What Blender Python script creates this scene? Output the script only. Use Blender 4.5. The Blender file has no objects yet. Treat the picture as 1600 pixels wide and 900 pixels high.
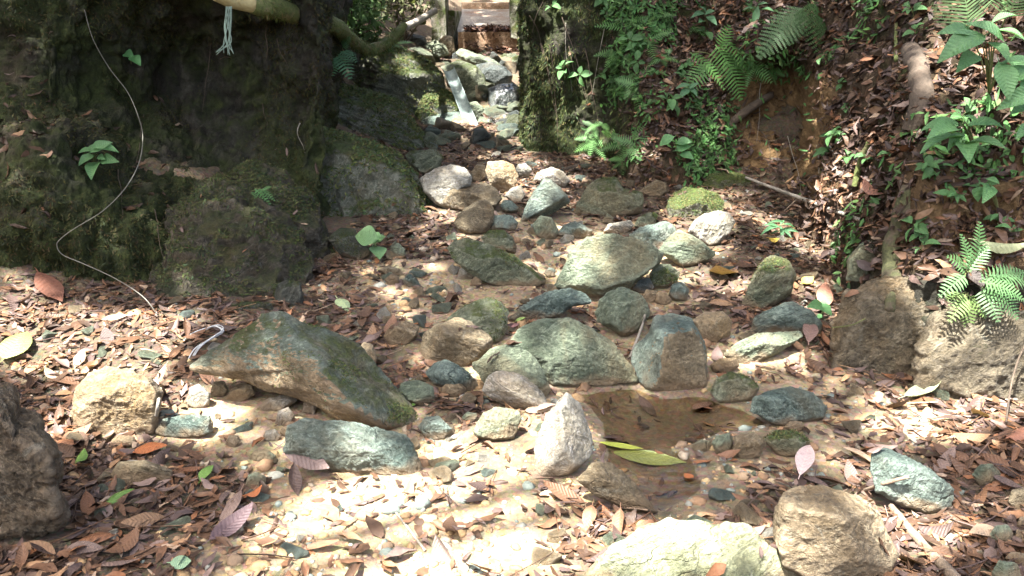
import bpy, bmesh, math, random
import numpy as np
from mathutils import Vector, Matrix
from mathutils.bvhtree import BVHTree

random.seed(7)
RNG = np.random.default_rng(7)
SC = bpy.context.scene
COL = SC.collection

# ------------------------------------------------------------------ camera
CAM = np.array([0.0, 0.0, 1.5])
PITCH = math.radians(-18.0)
FPX = 1256.0                                   # focal length in pixels of a 1600 wide picture
cam_d = bpy.data.cameras.new("camera")
cam_d.sensor_fit = 'HORIZONTAL'
cam_d.angle = 2 * math.atan(800 / FPX)
cam_d.clip_start = 0.02
cam_d.clip_end = 500
cam = bpy.data.objects.new("camera", cam_d)
cam.location = CAM
cam.rotation_euler = (math.pi / 2 + PITCH, 0, 0)
COL.objects.link(cam)
SC.camera = cam
FWD = np.array([0, math.cos(PITCH), math.sin(PITCH)])
UP = np.array([0, -math.sin(PITCH), math.cos(PITCH)])
RIGHT = np.array([1.0, 0, 0])

# ------------------------------------------------------------------ sky, sun, exposure
SUN_L = np.array([-0.27, -0.26, 0.93]); SUN_L /= np.linalg.norm(SUN_L)   # towards the sun
world = bpy.data.worlds.new("World")
SC.world = world
world.use_nodes = True
wn = world.node_tree.nodes
sky = wn.new('ShaderNodeTexSky')
sky.sky_type = 'NISHITA'
sky.sun_disc = False
sky.sun_elevation = math.asin(SUN_L[2])
sky.sun_rotation = math.atan2(SUN_L[0], SUN_L[1])
sky.air_density = 1.0
sky.dust_density = 7.0
sky.ozone_density = 0.4
bg = wn["Background"]
bg.inputs[1].default_value = 0.09
world.node_tree.links.new(sky.outputs[0], bg.inputs[0])
sun_d = bpy.data.lights.new("sun", 'SUN')
sun_d.energy = 5.0
sun_d.angle = math.radians(0.6)
sun_d.color = (1.0, 0.965, 0.91)
sun = bpy.data.objects.new("sun", sun_d)
sun.rotation_euler = Vector(-SUN_L).to_track_quat('-Z', 'Y').to_euler()
sun.location = (0, 0, 12)
COL.objects.link(sun)
SC.view_settings.view_transform = 'Standard'
SC.view_settings.look = 'None'
SC.view_settings.gamma = 1.0
SC.view_settings.exposure = 2.9
SC.cycles.max_bounces = 6
SC.cycles.diffuse_bounces = 4
SC.cycles.transparent_max_bounces = 8
SC.cycles.use_denoising = True
SC.cycles.use_adaptive_sampling = True

# ------------------------------------------------------------------ numeric helpers
def ray(px, py):
    d = FWD + RIGHT * ((px - 800) / FPX) + UP * ((450 - py) / FPX)
    return d
def at_y(px, py, Y):
    d = ray(px, py)
    return CAM + d * (Y / d[1])
def project(P):
    q = np.asarray(P) - CAM
    dz = q @ FWD
    return 800 + FPX * (q @ RIGHT) / dz, 450 - FPX * (q @ UP) / dz, dz

def _hash(ix, iy, iz, seed):
    h = (ix.astype(np.uint32) * np.uint32(374761393) + iy.astype(np.uint32) * np.uint32(668265263)
         + iz.astype(np.uint32) * np.uint32(2147483647 - 58) + np.uint32(seed * 144665 + 1013))
    h ^= h >> np.uint32(13)
    h *= np.uint32(1274126177)
    h ^= h >> np.uint32(16)
    h *= np.uint32(2246822519)
    h ^= h >> np.uint32(15)
    return h.astype(np.float64) / 4294967295.0
def vnoise(P, seed=0):
    P = np.asarray(P, dtype=np.float64)
    I = np.floor(P).astype(np.int64)
    F = P - I
    F = F * F * F * (F * (F * 6 - 15) + 10)
    I = (I & 0xffffffff).astype(np.uint32)
    one = np.uint32(1)
    x, y, z = I[:, 0], I[:, 1], I[:, 2]
    fx, fy, fz = F[:, 0], F[:, 1], F[:, 2]
    def L(a, b, t): return a + (b - a) * t
    r = L(L(L(_hash(x, y, z, seed), _hash(x + one, y, z, seed), fx), L(_hash(x, y + one, z, seed), _hash(x + one, y + one, z, seed), fx), fy),
          L(L(_hash(x, y, z + one, seed), _hash(x + one, y, z + one, seed), fx), L(_hash(x, y + one, z + one, seed), _hash(x + one, y + one, z + one, seed), fx), fy), fz)
    return r * 2 - 1
ROT = np.array([[0.00, 0.80, 0.60], [-0.80, 0.36, -0.48], [-0.60, -0.48, 0.64]])
def fbm(P, octaves=4, seed=0, gain=0.5, lac=2.07, ridged=False):
    P = np.asarray(P, dtype=np.float64)
    s = np.zeros(len(P)); a = 1.0; t = 0.0
    with np.errstate(over='ignore'):
        for k in range(octaves):
            n = vnoise(P, seed + k)
            if ridged: n = 1 - 2 * np.abs(n)
            s += a * n; t += a; a *= gain
            P = (P @ ROT.T) * lac + 3.17
    return s / t
def sstep(a, b, x):
    t = np.clip((x - a) / (b - a), 0, 1)
    return t * t * (3 - 2 * t)
def in_poly(px, py, poly):
    poly = np.asarray(poly, float); n = len(poly)
    px = np.asarray(px, float); py = np.asarray(py, float)
    r = np.zeros(px.shape, bool)
    for i in range(n):
        x1, y1 = poly[i]; x2, y2 = poly[(i + 1) % n]
        c = ((y1 > py) != (y2 > py))
        xi = (x2 - x1) * (py - y1) / ((y2 - y1) + 1e-12) + x1
        r ^= c & (px < xi)
    return r
def poly_dist(px, py, poly):
    """signed distance, positive inside"""
    poly = np.asarray(poly, float); n = len(poly)
    best = np.full(np.shape(px), 1e9)
    for i in range(n):
        a = poly[i]; b = poly[(i + 1) % n]; ab = b - a
        t = np.clip(((px - a[0]) * ab[0] + (py - a[1]) * ab[1]) / (ab @ ab + 1e-12), 0, 1)
        best = np.minimum(best, np.hypot(px - a[0] - t * ab[0], py - a[1] - t * ab[1]))
    return np.where(in_poly(px, py, poly), best, -best)

# ------------------------------------------------------------------ the shape of the ground
_py = np.array([-3, 0, 2.0, 2.9, 3.25, 3.8, 5.0, 6.5, 8.0, 9.0, 9.5, 10.2, 11.3, 12.0, 16, 24])
_pz = np.array([0.0, 0.0, 0.0, 0.01, 0.03, 0.10, 0.22, 0.38, 0.53, 0.57, 0.86, 1.05, 1.18, 1.20, 1.9, 8.0])
_yy = np.linspace(-3, 24, 1081)
_zz = np.interp(_yy, _py, _pz)
_k = np.hanning(25); _k /= _k.sum()
_zz = np.convolve(np.pad(_zz, 12, mode='edge'), _k, mode='valid')
def xleft(y):  return np.interp(y, [0, 3, 4.2, 5.2, 7.0, 8.2, 9.5, 12], [-3.2, -3.0, -2.2, -1.3, -0.95, -0.9, -0.95, -0.95])
def xright(y): return np.interp(y, [0, 3, 3.6, 5, 6.3, 7.5, 9, 12], [3.2, 2.9, 2.4, 2.2, 1.4, 0.6, 0.25, 0.2])
POOL_PX = [(850, 602), (930, 597), (995, 592), (1040, 606), (1110, 606), (1160, 628), (1215, 660), (1160, 676), (1095, 690), (1070, 700),
           (1105, 725), (1120, 765), (1070, 800), (1020, 808), (970, 775), (935, 722), (925, 690), (905, 640)]
def _flat(px, py, z=0.0):
    d = ray(px, py); t = (z - CAM[2]) / d[2]
    p = CAM + d * t
    return (p[0], p[1])
POOL = [_flat(*p) for p in POOL_PX]
WATER_Z = -0.012
def bed(x, y, fine=True):
    x = np.asarray(x, float); y = np.asarray(y, float)
    shp = x.shape
    x = x.ravel(); y = y.ravel()
    z = np.interp(y, _yy, _zz)
    l = np.maximum(0, xleft(y) - x); r = np.maximum(0, x - xright(y))
    steep = sstep(5.5, 8.0, y)
    z = z + np.minimum(3.2, l * (0.18 + 0.3 * steep) + 1.5 * steep * np.maximum(0, l - 1.1) + 0.25 * l * l * (1 - steep)) + np.minimum(3.5, r * (0.10 + 1.0 * steep))
    z += 0.03 * sstep(0.4, 2.2, -x) * (y < 5) * sstep(5, 4.2, y)
    P = np.stack([x, y, np.zeros_like(x)], 1)
    z += 0.035 * fbm(P * 1.6, 3, 11)
    if fine:
        z += 0.014 * fbm(P * 9, 3, 12)
    far = sstep(6.5, 8.5, y)
    z += far * 0.07 * fbm(P * 2.3, 4, 14)
    d = poly_dist(x, y, POOL)
    near = sstep(-0.5, -0.05, d)
    z = z * (1 - 0.75 * near) + 0.012 * near
    z -= 0.052 * sstep(-0.10, 0.22, d + 0.05 * fbm(P * 6, 3, 19))
    return z.reshape(shp)
def ground_hit(px, py):
    d = ray(px, py)
    if d[2] > -0.002:
        ts = np.linspace(1.2, 16, 600)
    else:
        ts = np.linspace(0.8, 16, 900)
    P = CAM + ts[:, None] * d
    z = bed(P[:, 0], P[:, 1], False)
    below = np.nonzero(P[:, 2] < z)[0]
    i = below[0] if len(below) else len(ts) - 1
    return P[i], ts[i]                 # ts is also the depth along the camera axis

# ------------------------------------------------------------------ object helpers
def link(o, parent=None):
    COL.objects.link(o)
    if parent is not None: o.parent = parent
    return o
def tag(o, label=None, cat=None, group=None, kind=None):
    if label: o['label'] = label
    if cat: o['category'] = cat
    if group: o['group'] = group
    if kind: o['kind'] = kind
    return o
def empty(name, loc):
    o = bpy.data.objects.new(name, None)
    o.empty_display_size = 0.05
    o.location = loc
    return link(o)
def mesh_np(name, V, F, mat, smooth=True, attrs=None):
    """V (n,3) float, F list of (m,k) int arrays (tris/quads)"""
    me = bpy.data.meshes.new(name)
    V = np.asarray(V, np.float32)
    if not isinstance(F, (list, tuple)): F = [F]
    F = [np.asarray(f, np.int32) for f in F if len(f)]
    loops = np.concatenate([f.ravel() for f in F])
    tot = np.concatenate([np.full(len(f), f.shape[1], np.int32) for f in F])
    start = np.concatenate([[0], np.cumsum(tot)[:-1]]).astype(np.int32)
    me.vertices.add(len(V)); me.vertices.foreach_set('co', V.ravel())
    me.loops.add(len(loops)); me.loops.foreach_set('vertex_index', loops)
    me.polygons.add(len(tot)); me.polygons.foreach_set('loop_start', start); me.polygons.foreach_set('loop_total', tot)
    if smooth: me.polygons.foreach_set('use_smooth', np.ones(len(tot), bool))
    if attrs:
        for k, a in attrs.items():
            a = np.asarray(a, np.float32)
            if a.ndim == 2:
                at = me.attributes.new(k, 'FLOAT_COLOR', 'POINT')
                if a.shape[1] == 3: a = np.concatenate([a, np.ones((len(a), 1), np.float32)], 1)
                at.data.foreach_set('color', a.ravel())
            else:
                at = me.attributes.new(k, 'FLOAT', 'POINT')
                at.data.foreach_set('value', a)
    me.materials.append(mat)
    me.update(calc_edges=True)
    return me
def mobj(name, V, F, mat, parent=None, loc=None, smooth=True, attrs=None):
    V = np.asarray(V, float)
    if loc is not None and parent is None: V = V - np.asarray(loc)
    if parent is not None: V = V - np.asarray(parent.location)
    o = bpy.data.objects.new(name, mesh_np(name, V, F, mat, smooth, attrs))
    if loc is not None and parent is None: o.location = loc
    return link(o, parent)
def quads_grid(nu, nv):
    i = np.arange(nu * nv).reshape(nu, nv)
    return np.stack([i[:-1, :-1], i[1:, :-1], i[1:, 1:], i[:-1, 1:]], -1).reshape(-1, 4)
BV, BF, BO, _bn = [], [], [], [0]
def collide(V, F, owner):
    F = np.asarray(F)
    if F.shape[1] == 4: F = np.concatenate([F[:, [0, 1, 2]], F[:, [0, 2, 3]]])
    BV.append(np.asarray(V, float)); BF.append(F + _bn[0]); BO.append(np.full(len(F), owner)); _bn[0] += len(V)
def mesh_normals(V, F):
    F = np.asarray(F)
    if F.shape[1] == 4: F = np.concatenate([F[:, [0, 1, 2]], F[:, [0, 2, 3]]])
    n = np.cross(V[F[:, 1]] - V[F[:, 0]], V[F[:, 2]] - V[F[:, 0]])
    N = np.zeros_like(V)
    for k in range(3): np.add.at(N, F[:, k], n)
    return N / (np.linalg.norm(N, axis=1, keepdims=True) + 1e-12)

# ------------------------------------------------------------------ materials
class NT:
    def __init__(s, name):
        s.m = bpy.data.materials.new(name); s.m.use_nodes = True
        s.t = s.m.node_tree; s.n = s.t.nodes
        s.b = s.n['Principled BSDF']; s.out = s.n['Material Output']
    def add(s, typ, **kw):
        n = s.n.new(typ)
        for k, v in kw.items():
            if k.startswith('_'): setattr(n, k[1:], v)
            else: s.put(n.inputs[k.replace('__', ' ')], v)
        return n
    def put(s, inp, v):
        if hasattr(v, 'is_linked') and hasattr(v, 'node'): s.t.links.new(v, inp)
        elif isinstance(v, (tuple, list)) and len(v) == 3 and inp.type == 'RGBA': inp.default_value = (*v, 1)
        else: inp.default_value = v
    def math(s, op, a, b=0.0, clamp=False):
        n = s.n.new('ShaderNodeMath'); n.operation = op; n.use_clamp = clamp
        s.put(n.inputs[0], a); s.put(n.inputs[1], b); return n.outputs[0]
    def noise(s, vec, scale, detail=4, rough=0.55, dist=0.0):
        n = s.add('ShaderNodeTexNoise', Vector=vec, Scale=scale, Detail=detail, Roughness=rough, Distortion=dist)
        return n.outputs['Fac']
    def ramp(s, fac, stops, interp='LINEAR'):
        n = s.n.new('ShaderNodeValToRGB'); n.color_ramp.interpolation = interp
        e = n.color_ramp.elements
        while len(e) < len(stops): e.new(0.5)
        for k, (p, c) in enumerate(stops):
            e[k].position = p
            e[k].color = (c, c, c, 1) if not isinstance(c, (tuple, list)) else (*c[:3], 1)
        s.put(n.inputs[0], fac); return n.outputs[0]
    def mix(s, fac, a, b, blend='MIX'):
        n = s.n.new('ShaderNodeMix'); n.data_type = 'RGBA'; n.blend_type = blend
        s.put(n.inputs[0], fac); s.put(n.inputs[6], a); s.put(n.inputs[7], b); return n.outputs[2]
    def bump(s, h, strength=0.5, dist=0.01, normal=None):
        n = s.add('ShaderNodeBump', Strength=strength, Distance=dist, Height=h)
        if normal is not None: s.put(n.inputs['Normal'], normal)
        return n.outputs[0]
    def objvec(s, offset=True):
        tc = s.n.new('ShaderNodeTexCoord').outputs['Object']
        if not offset: return tc
        r = s.n.new('ShaderNodeObjectInfo').outputs['Random']
        c = s.n.new('ShaderNodeCombineXYZ')
        s.put(c.inputs[0], s.math('MULTIPLY', r, 37.0)); s.put(c.inputs[1], s.math('MULTIPLY', r, 71.0)); s.put(c.inputs[2], s.math('MULTIPLY', r, 53.0))
        v = s.n.new('ShaderNodeVectorMath'); v.operation = 'ADD'
        s.put(v.inputs[0], tc); s.put(v.inputs[1], c.outputs[0]); return v.outputs[0]
    def mapping(s, vec, rot=(0, 0, 0), scale=(1, 1, 1)):
        n = s.n.new('ShaderNodeMapping')
        s.put(n.inputs['Vector'], vec); n.inputs['Rotation'].default_value = rot; n.inputs['Scale'].default_value = scale
        return n.outputs[0]
    def nz(s):
        g = s.n.new('ShaderNodeNewGeometry'); x = s.n.new('ShaderNodeSeparateXYZ')
        s.put(x.inputs[0], g.outputs['Normal']); return x.outputs[2]
    def attr(s, name, out='Fac'):
        a = s.n.new('ShaderNodeAttribute'); a.attribute_name = name; return a.outputs[out]

def rock_mat(name, c1, c2, stain=(0.24, 0.16, 0.075), stain_amt=0.35, moss=0.0, moss_c=(0.055, 0.085, 0.02), rot=(0.5, 0.35, 0.2), rough=(0.33, 0.7), streak=11.0, bumpk=1.0):
    s = NT(name)
    v = s.objvec()
    big = s.noise(v, 4.0, 6, 0.6, 0.6)
    rv = s.n.new('ShaderNodeVectorRotate'); rv.rotation_type = 'EULER_XYZ'
    rc = s.n.new('ShaderNodeCombineXYZ'); rnd = s.n.new('ShaderNodeObjectInfo').outputs['Random']
    s.put(rc.inputs[0], s.math('ADD', rot[0] - 0.5, s.math('MULTIPLY', rnd, 1.6))); s.put(rc.inputs[1], s.math('ADD', rot[1] - 0.9, s.math('MULTIPLY', s.math('FRACT', s.math('MULTIPLY', rnd, 7.3)), 1.8))); rc.inputs[2].default_value = rot[2]
    s.put(rv.inputs['Vector'], v); s.put(rv.inputs['Rotation'], rc.outputs[0])
    st = s.noise(s.mapping(rv.outputs[0], (0, 0, 0), (2.0, 2.4, 1.1 * streak)), 2.6, 6, 0.68, 1.1)
    fine = s.noise(v, 70.0, 6, 0.75)
    mid = s.noise(v, 17.0, 6, 0.65, 0.4)
    col = s.mix(s.ramp(big, [(0.36, 0.0), (0.64, 1.0)]), c1, c2)
    col = s.mix(s.math('MULTIPLY', s.ramp(st, [(0.50, 0.0), (0.70, 1.0)]), 0.62), col, tuple(min(0.7, c * 1.5) for c in c2))
    col = s.mix(s.math('MULTIPLY', s.ramp(st, [(0.28, 1.0), (0.46, 0.0)]), 0.7), col, tuple(c * 0.5 for c in c1))
    vn = s.ramp(s.noise(s.mapping(rv.outputs[0], (0.4, 0.2, 0), (1.5, 2.0, 5.0)), 2.0, 5, 0.6, 1.5), [(0.485, 0.0), (0.5, 1.0), (0.515, 0.0)])
    col = s.mix(s.math('MULTIPLY', vn, 0.45), col, tuple(min(0.6, c * 2.0 + 0.06) for c in c2))
    sm = s.ramp(s.noise(v, 2.6, 5, 0.65, 0.8), [(0.48, 0.0), (0.66, 1.0)])
    col = s.mix(s.math('MULTIPLY', sm, stain_amt), col, stain)
    lich = s.ramp(s.noise(v, 11.0, 6, 0.7, 1.2), [(0.60, 0.0), (0.68, 1.0)])
    col = s.mix(s.math('MULTIPLY', lich, 0.3), col, (0.36, 0.37, 0.31))
    wv = s.n.new('ShaderNodeVectorMath'); wv.operation = 'ADD'
    nv = s.add('ShaderNodeTexNoise', Vector=v, Scale=5.0, Detail=5.0, Roughness=0.6)
    s.put(wv.inputs[0], rv.outputs[0]); wsc = s.n.new('ShaderNodeVectorMath'); wsc.operation = 'SCALE'; s.put(wsc.inputs[0], nv.outputs['Color']); wsc.inputs['Scale'].default_value = 0.16
    s.put(wv.inputs[1], wsc.outputs[0])
    vo = s.add('ShaderNodeTexVoronoi', Vector=s.mapping(wv.outputs[0], (0.3, 0, 0), (0.8, 1.1, 3.6)), Scale=4.2, _feature='DISTANCE_TO_EDGE').outputs['Distance']
    crack = s.math('MULTIPLY', s.ramp(vo, [(0.0, 1.0), (0.022, 0.0)]), s.ramp(s.noise(v, 3.4, 3), [(0.53, 0.0), (0.66, 0.8)]))
    col = s.mix(s.math('MULTIPLY', crack, 0.4), col, tuple(c * 0.3 for c in c1))
    sp = s.ramp(fine, [(0.3, 0.42), (0.7, 1.5)])
    col = s.mix(1.0, col, sp, 'MULTIPLY')
    pt = s.n.new('ShaderNodeNewGeometry').outputs['Pointiness']
    col = s.mix(s.math('MULTIPLY', s.ramp(pt, [(0.515, 0.0), (0.58, 1.0)]), 0.4), col, tuple(min(0.6, c * 1.7 + 0.05) for c in c2))
    mud = s.math('MULTIPLY', s.attr('mud'), 0.75)
    col = s.mix(mud, col, s.mix(big, (0.16, 0.105, 0.055), (0.26, 0.185, 0.11)))
    mask = None
    if moss > 0:
        m = s.math('ADD', s.math('MULTIPLY', s.nz(), 0.5), s.math('MULTIPLY', s.noise(v, 6.0, 7, 0.7, 0.6), 1.5))
        a = 1.62 - moss * 0.9
        mask = s.ramp(s.math('SUBTRACT', m, a - 0.5), [(0.36, 0.0), (0.60, 1.0)])
        mc = s.mix(s.ramp(s.noise(v, 34.0, 5, 0.7), [(0.3, 0.0), (0.7, 1.0)]), tuple(c * 0.45 for c in moss_c), tuple(c * 1.55 for c in moss_c))
        mc = s.mix(s.ramp(s.noise(v, 7.0, 3), [(0.45, 0.0), (0.65, 0.6)]), mc, (0.10, 0.085, 0.03))
        col = s.mix(mask, col, mc)
    s.put(s.b.inputs['Base Color'], col)
    ro = s.ramp(big, [(0.3, rough[0]), (0.7, rough[1])])
    if mask is not None: ro = s.mix(mask, ro, (0.9, 0.9, 0.9))
    s.put(s.b.inputs['Roughness'], ro)
    s.b.inputs['Specular IOR Level'].default_value = 0.4
    h = s.math('ADD', s.math('MULTIPLY', st, 0.8), s.math('ADD', s.math('MULTIPLY', mid, 1.0), s.math('MULTIPLY', fine, 0.38)))
    h = s.math('SUBTRACT', h, s.math('MULTIPLY', crack, 0.5))
    if mask is not None:
        h = s.math('ADD', h, s.math('MULTIPLY', mask, s.math('ADD', 0.25, s.math('MULTIPLY', s.noise(v, 120.0, 3, 0.8), 0.9))))
    s.put(s.b.inputs['Normal'], s.bump(h, 1.0 * bumpk, 0.045))
    return s.m

M = {}
M['grey'] = rock_mat('grey green schist', (0.075, 0.10, 0.066), (0.165, 0.195, 0.13), stain_amt=0.4)
M['teal'] = rock_mat('teal schist', (0.058, 0.088, 0.074), (0.14, 0.182, 0.152), stain_amt=0.22, rough=(0.35, 0.65), rot=(0.9, 0.2, 0.5))
M['teal_moss'] = rock_mat('mossy teal schist', (0.06, 0.085, 0.065), (0.14, 0.17, 0.13), stain_amt=0.45, moss=0.42, rot=(0.2, 0.9, 0.7), streak=12, moss_c=(0.085, 0.11, 0.03))
M['ochre'] = rock_mat('ochre stone', (0.17, 0.125, 0.07), (0.29, 0.23, 0.145), stain=(0.30, 0.19, 0.07), stain_amt=0.5, streak=5)
M['brown'] = rock_mat('brown stone', (0.105, 0.08, 0.046), (0.19, 0.155, 0.095), stain_amt=0.45, streak=6)
M['pale'] = rock_mat('pale stone', (0.22, 0.21, 0.16), (0.37, 0.345, 0.28), stain=(0.38, 0.28, 0.16), stain_amt=0.45, rough=(0.6, 0.9))
M['dark'] = rock_mat('dark wet stone', (0.035, 0.045, 0.042), (0.085, 0.10, 0.092), stain_amt=0.2, rough=(0.22, 0.5))
M['mossy'] = rock_mat('mossy grey stone', (0.08, 0.098, 0.062), (0.165, 0.18, 0.115), stain_amt=0.35, moss=0.45, moss_c=(0.07, 0.10, 0.022))
M['moss'] = rock_mat('moss covered stone', (0.12, 0.125, 0.09), (0.2, 0.2, 0.14), moss=0.80, moss_c=(0.085, 0.125, 0.022))
M['dark_moss'] = rock_mat('dark mossy rock', (0.028, 0.032, 0.026), (0.07, 0.075, 0.058), stain=(0.07, 0.05, 0.025), stain_amt=0.4, moss=0.55, moss_c=(0.026, 0.042, 0.014), rough=(0.4, 0.8))
M['wet_brown'] = rock_mat('damp brown bedrock', (0.06, 0.05, 0.032), (0.15, 0.125, 0.082), stain=(0.17, 0.11, 0.05), stain_amt=0.5, moss=0.2, moss_c=(0.06, 0.07, 0.02), rough=(0.28, 0.6), streak=8)
M['wall_moss'] = rock_mat('brown mossy wall rock', (0.022, 0.02, 0.013), (0.06, 0.052, 0.034), stain=(0.075, 0.05, 0.022), stain_amt=0.5, moss=0.62, moss_c=(0.034, 0.042, 0.013), rough=(0.5, 0.9))
M['pale_green'] = rock_mat('pale yellow-green slab', (0.19, 0.21, 0.12), (0.33, 0.345, 0.225), stain=(0.32, 0.29, 0.12), stain_amt=0.4, moss=0.18, moss_c=(0.12, 0.15, 0.04))
M['ledge'] = rock_mat('mossy ledge schist', (0.07, 0.08, 0.06), (0.15, 0.16, 0.12), stain=(0.14, 0.10, 0.05), stain_amt=0.4, moss=0.62, moss_c=(0.065, 0.088, 0.022), streak=12)
M['broken'] = rock_mat('brown broken face', (0.15, 0.105, 0.06), (0.25, 0.19, 0.115), stain=(0.12, 0.10, 0.05), stain_amt=0.5, moss=0.12, streak=7)
M['dark_brown'] = rock_mat('dark brown rock', (0.06, 0.045, 0.028), (0.14, 0.11, 0.07), stain=(0.16, 0.09, 0.04), stain_amt=0.55, moss=0.25, moss_c=(0.06, 0.07, 0.02))

def soil_mat():
    s = NT('damp sandy soil'); v = s.objvec(False)
    n = s.noise(v, 2.2, 6, 0.6, 0.5); f = s.noise(v, 40, 6, 0.75); g = s.noise(v, 160, 4, 0.8)
    col = s.ramp(n, [(0.3, (0.17, 0.12, 0.07)), (0.5, (0.31, 0.23, 0.135)), (0.68, (0.42, 0.33, 0.21))])
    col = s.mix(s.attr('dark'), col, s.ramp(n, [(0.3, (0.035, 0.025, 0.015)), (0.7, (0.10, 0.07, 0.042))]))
    col = s.mix(s.math('MULTIPLY', s.attr('wet'), 0.7), col, (0.19, 0.142, 0.094))
    col = s.mix(1.0, col, s.ramp(f, [(0.3, 0.55), (0.7, 1.35)]), 'MULTIPLY')
    vor = s.add('ShaderNodeTexVoronoi', Vector=v, Scale=55.0).outputs['Color']
    col = s.mix(0.22, col, vor, 'SOFT_LIGHT')
    s.put(s.b.inputs['Base Color'], col)
    s.put(s.b.inputs['Roughness'], s.math('SUBTRACT', 0.92, s.math('MULTIPLY', s.attr('wet'), 0.5)))
    vd = s.add('ShaderNodeTexVoronoi', Vector=v, Scale=42.0).outputs['Distance']
    h = s.math('ADD', s.math('ADD', f, s.math('MULTIPLY', g, 0.5)), s.math('MULTIPLY', vd, -0.8))
    s.put(s.b.inputs['Normal'], s.bump(h, 0.9, 0.012))
    return s.m
M['soil'] = soil_mat()

def bank_mat():
    s = NT('bank of earth and mossy rock'); v = s.objvec(False)
    n = s.noise(v, 3.0, 7, 0.65, 0.6); f = s.noise(v, 45, 6, 0.75); m = s.noise(v, 12, 6, 0.7, 0.5)
    earth = s.ramp(n, [(0.3, (0.028, 0.019, 0.012)), (0.55, (0.075, 0.05, 0.03)), (0.72, (0.14, 0.095, 0.055))])
    och = s.ramp(n, [(0.3, (0.10, 0.06, 0.028)), (0.6, (0.22, 0.14, 0.065))])
    earth = s.mix(s.attr('ochre'), earth, och)
    st = s.noise(s.mapping(v, (0.2, 0.1, 0), (5, 5, 1.0)), 2.2, 5, 0.65, 0.4)
    rock = s.ramp(st, [(0.32, (0.012, 0.012, 0.009)), (0.5, (0.03, 0.028, 0.021)), (0.7, (0.075, 0.07, 0.052))])
    col = s.mix(s.attr('rock'), earth, rock)
    mm = s.math('ADD', s.math('MULTIPLY', s.attr('moss'), 0.55), s.math('SUBTRACT', s.noise(v, 5.0, 7, 0.72, 0.5), 0.32))
    mask = s.ramp(mm, [(0.36, 0.0), (0.56, 1.0)])
    mc = s.ramp(m, [(0.3, (0.010, 0.013, 0.004)), (0.55, (0.032, 0.042, 0.012)), (0.75, (0.075, 0.085, 0.025))])
    col = s.mix(mask, col, mc)
    col = s.mix(1.0, col, s.ramp(f, [(0.3, 0.55), (0.7, 1.35)]), 'MULTIPLY')
    s.put(s.b.inputs['Base Color'], col)
    s.put(s.b.inputs['Roughness'], s.ramp(m, [(0.3, 0.6), (0.7, 0.95)])); s.b.inputs['Specular IOR Level'].default_value = 0.2
    h = s.math('ADD', s.math('MULTIPLY', m, 1.2), s.math('ADD', s.math('MULTIPLY', f, 0.6), s.math('MULTIPLY', st, 0.8)))
    s.put(s.b.inputs['Normal'], s.bump(h, 1.0, 0.03))
    return s.m
M['bank'] = bank_mat()

def leaf_mat(name, source, rough=(0.35, 0.7), trans=0.0, bump=0.4, vein_on=True):
    """source: 'obj' takes the object's colour, 'col' a colour per leaf"""
    s = NT(name)
    base = s.n.new('ShaderNodeObjectInfo').outputs['Color'] if source == 'obj' else s.attr('col', 'Color')
    v = s.objvec(False)
    f = s.noise(v, 60, 5, 0.7); b = s.noise(v, 14, 4, 0.6)
    col = s.mix(1.0, base, s.ramp(f, [(0.3, 0.7), (0.7, 1.25)]), 'MULTIPLY')
    col = s.mix(s.ramp(b, [(0.55, 0.0), (0.72, 0.55)]), col, s.mix(1.0, base, (0.45, 0.4, 0.38), 'MULTIPLY'))
    hv = s.math('ADD', f, b)
    if source == 'obj':
        sx = s.n.new('ShaderNodeSeparateXYZ'); s.put(sx.inputs[0], v)
        ay = s.math('ABSOLUTE', sx.outputs[1])
        lat = s.math('ABSOLUTE', s.math('SUBTRACT', s.math('FRACT', s.math('MULTIPLY', s.math('SUBTRACT', sx.outputs[0], s.math('MULTIPLY', ay, 0.8)), 11.0)), 0.5))
        vein = s.math('MAXIMUM', s.ramp(lat, [(0.0, 0.8), (0.10, 0.0)]), s.ramp(ay, [(0.0, 1.0), (0.014, 0.0)]))
        if vein_on:
            col = s.mix(s.math('MULTIPLY', vein, 0.3), col, s.mix(1.0, base, (1.6, 1.5, 1.3), 'MULTIPLY'))
            hv = s.math('SUBTRACT', hv, s.math('MULTIPLY', s.ramp(lat, [(0.0, 1.0), (0.5, 0.0)]), 0.9))
    s.b.inputs['Specular IOR Level'].default_value = 0.45 if source == 'obj' else 0.28
    s.put(s.b.inputs['Base Color'], col)
    s.put(s.b.inputs['Roughness'], s.ramp(b, [(0.35, rough[0]), (0.65, rough[1])]))
    s.put(s.b.inputs['Normal'], s.bump(hv, bump, 0.006))
    if trans > 0:
        t = s.add('ShaderNodeBsdfTranslucent', Color=s.mix(1.0, col, (1.25, 1.35, 0.7), 'MULTIPLY'))
        mx = s.add('ShaderNodeMixShader', Fac=trans)
        s.put(mx.inputs[1], s.b.outputs[0]); s.put(mx.inputs[2], t.outputs[0])
        s.put(s.out.inputs[0], mx.outputs[0])
    return s.m
M['litter'] = leaf_mat('leaf litter', 'col')
M['fallen'] = leaf_mat('fallen leaf', 'obj', trans=0.12)
M['green'] = leaf_mat('living leaf', 'obj', rough=(0.28, 0.5), trans=0.28, bump=0.5)
M['frond'] = leaf_mat('fern frond', 'obj', rough=(0.4, 0.6), trans=0.3, bump=0.2, vein_on=False)
M['mossblade'] = leaf_mat('moss blades', 'col', rough=(0.6, 0.9), trans=0.2, bump=0.0)
M['shade_canopy'] = leaf_mat('canopy leaves', 'col', rough=(0.4, 0.6), trans=0.25, bump=0.0)  # crown leaves of the out-of-view trees added for shade
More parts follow.
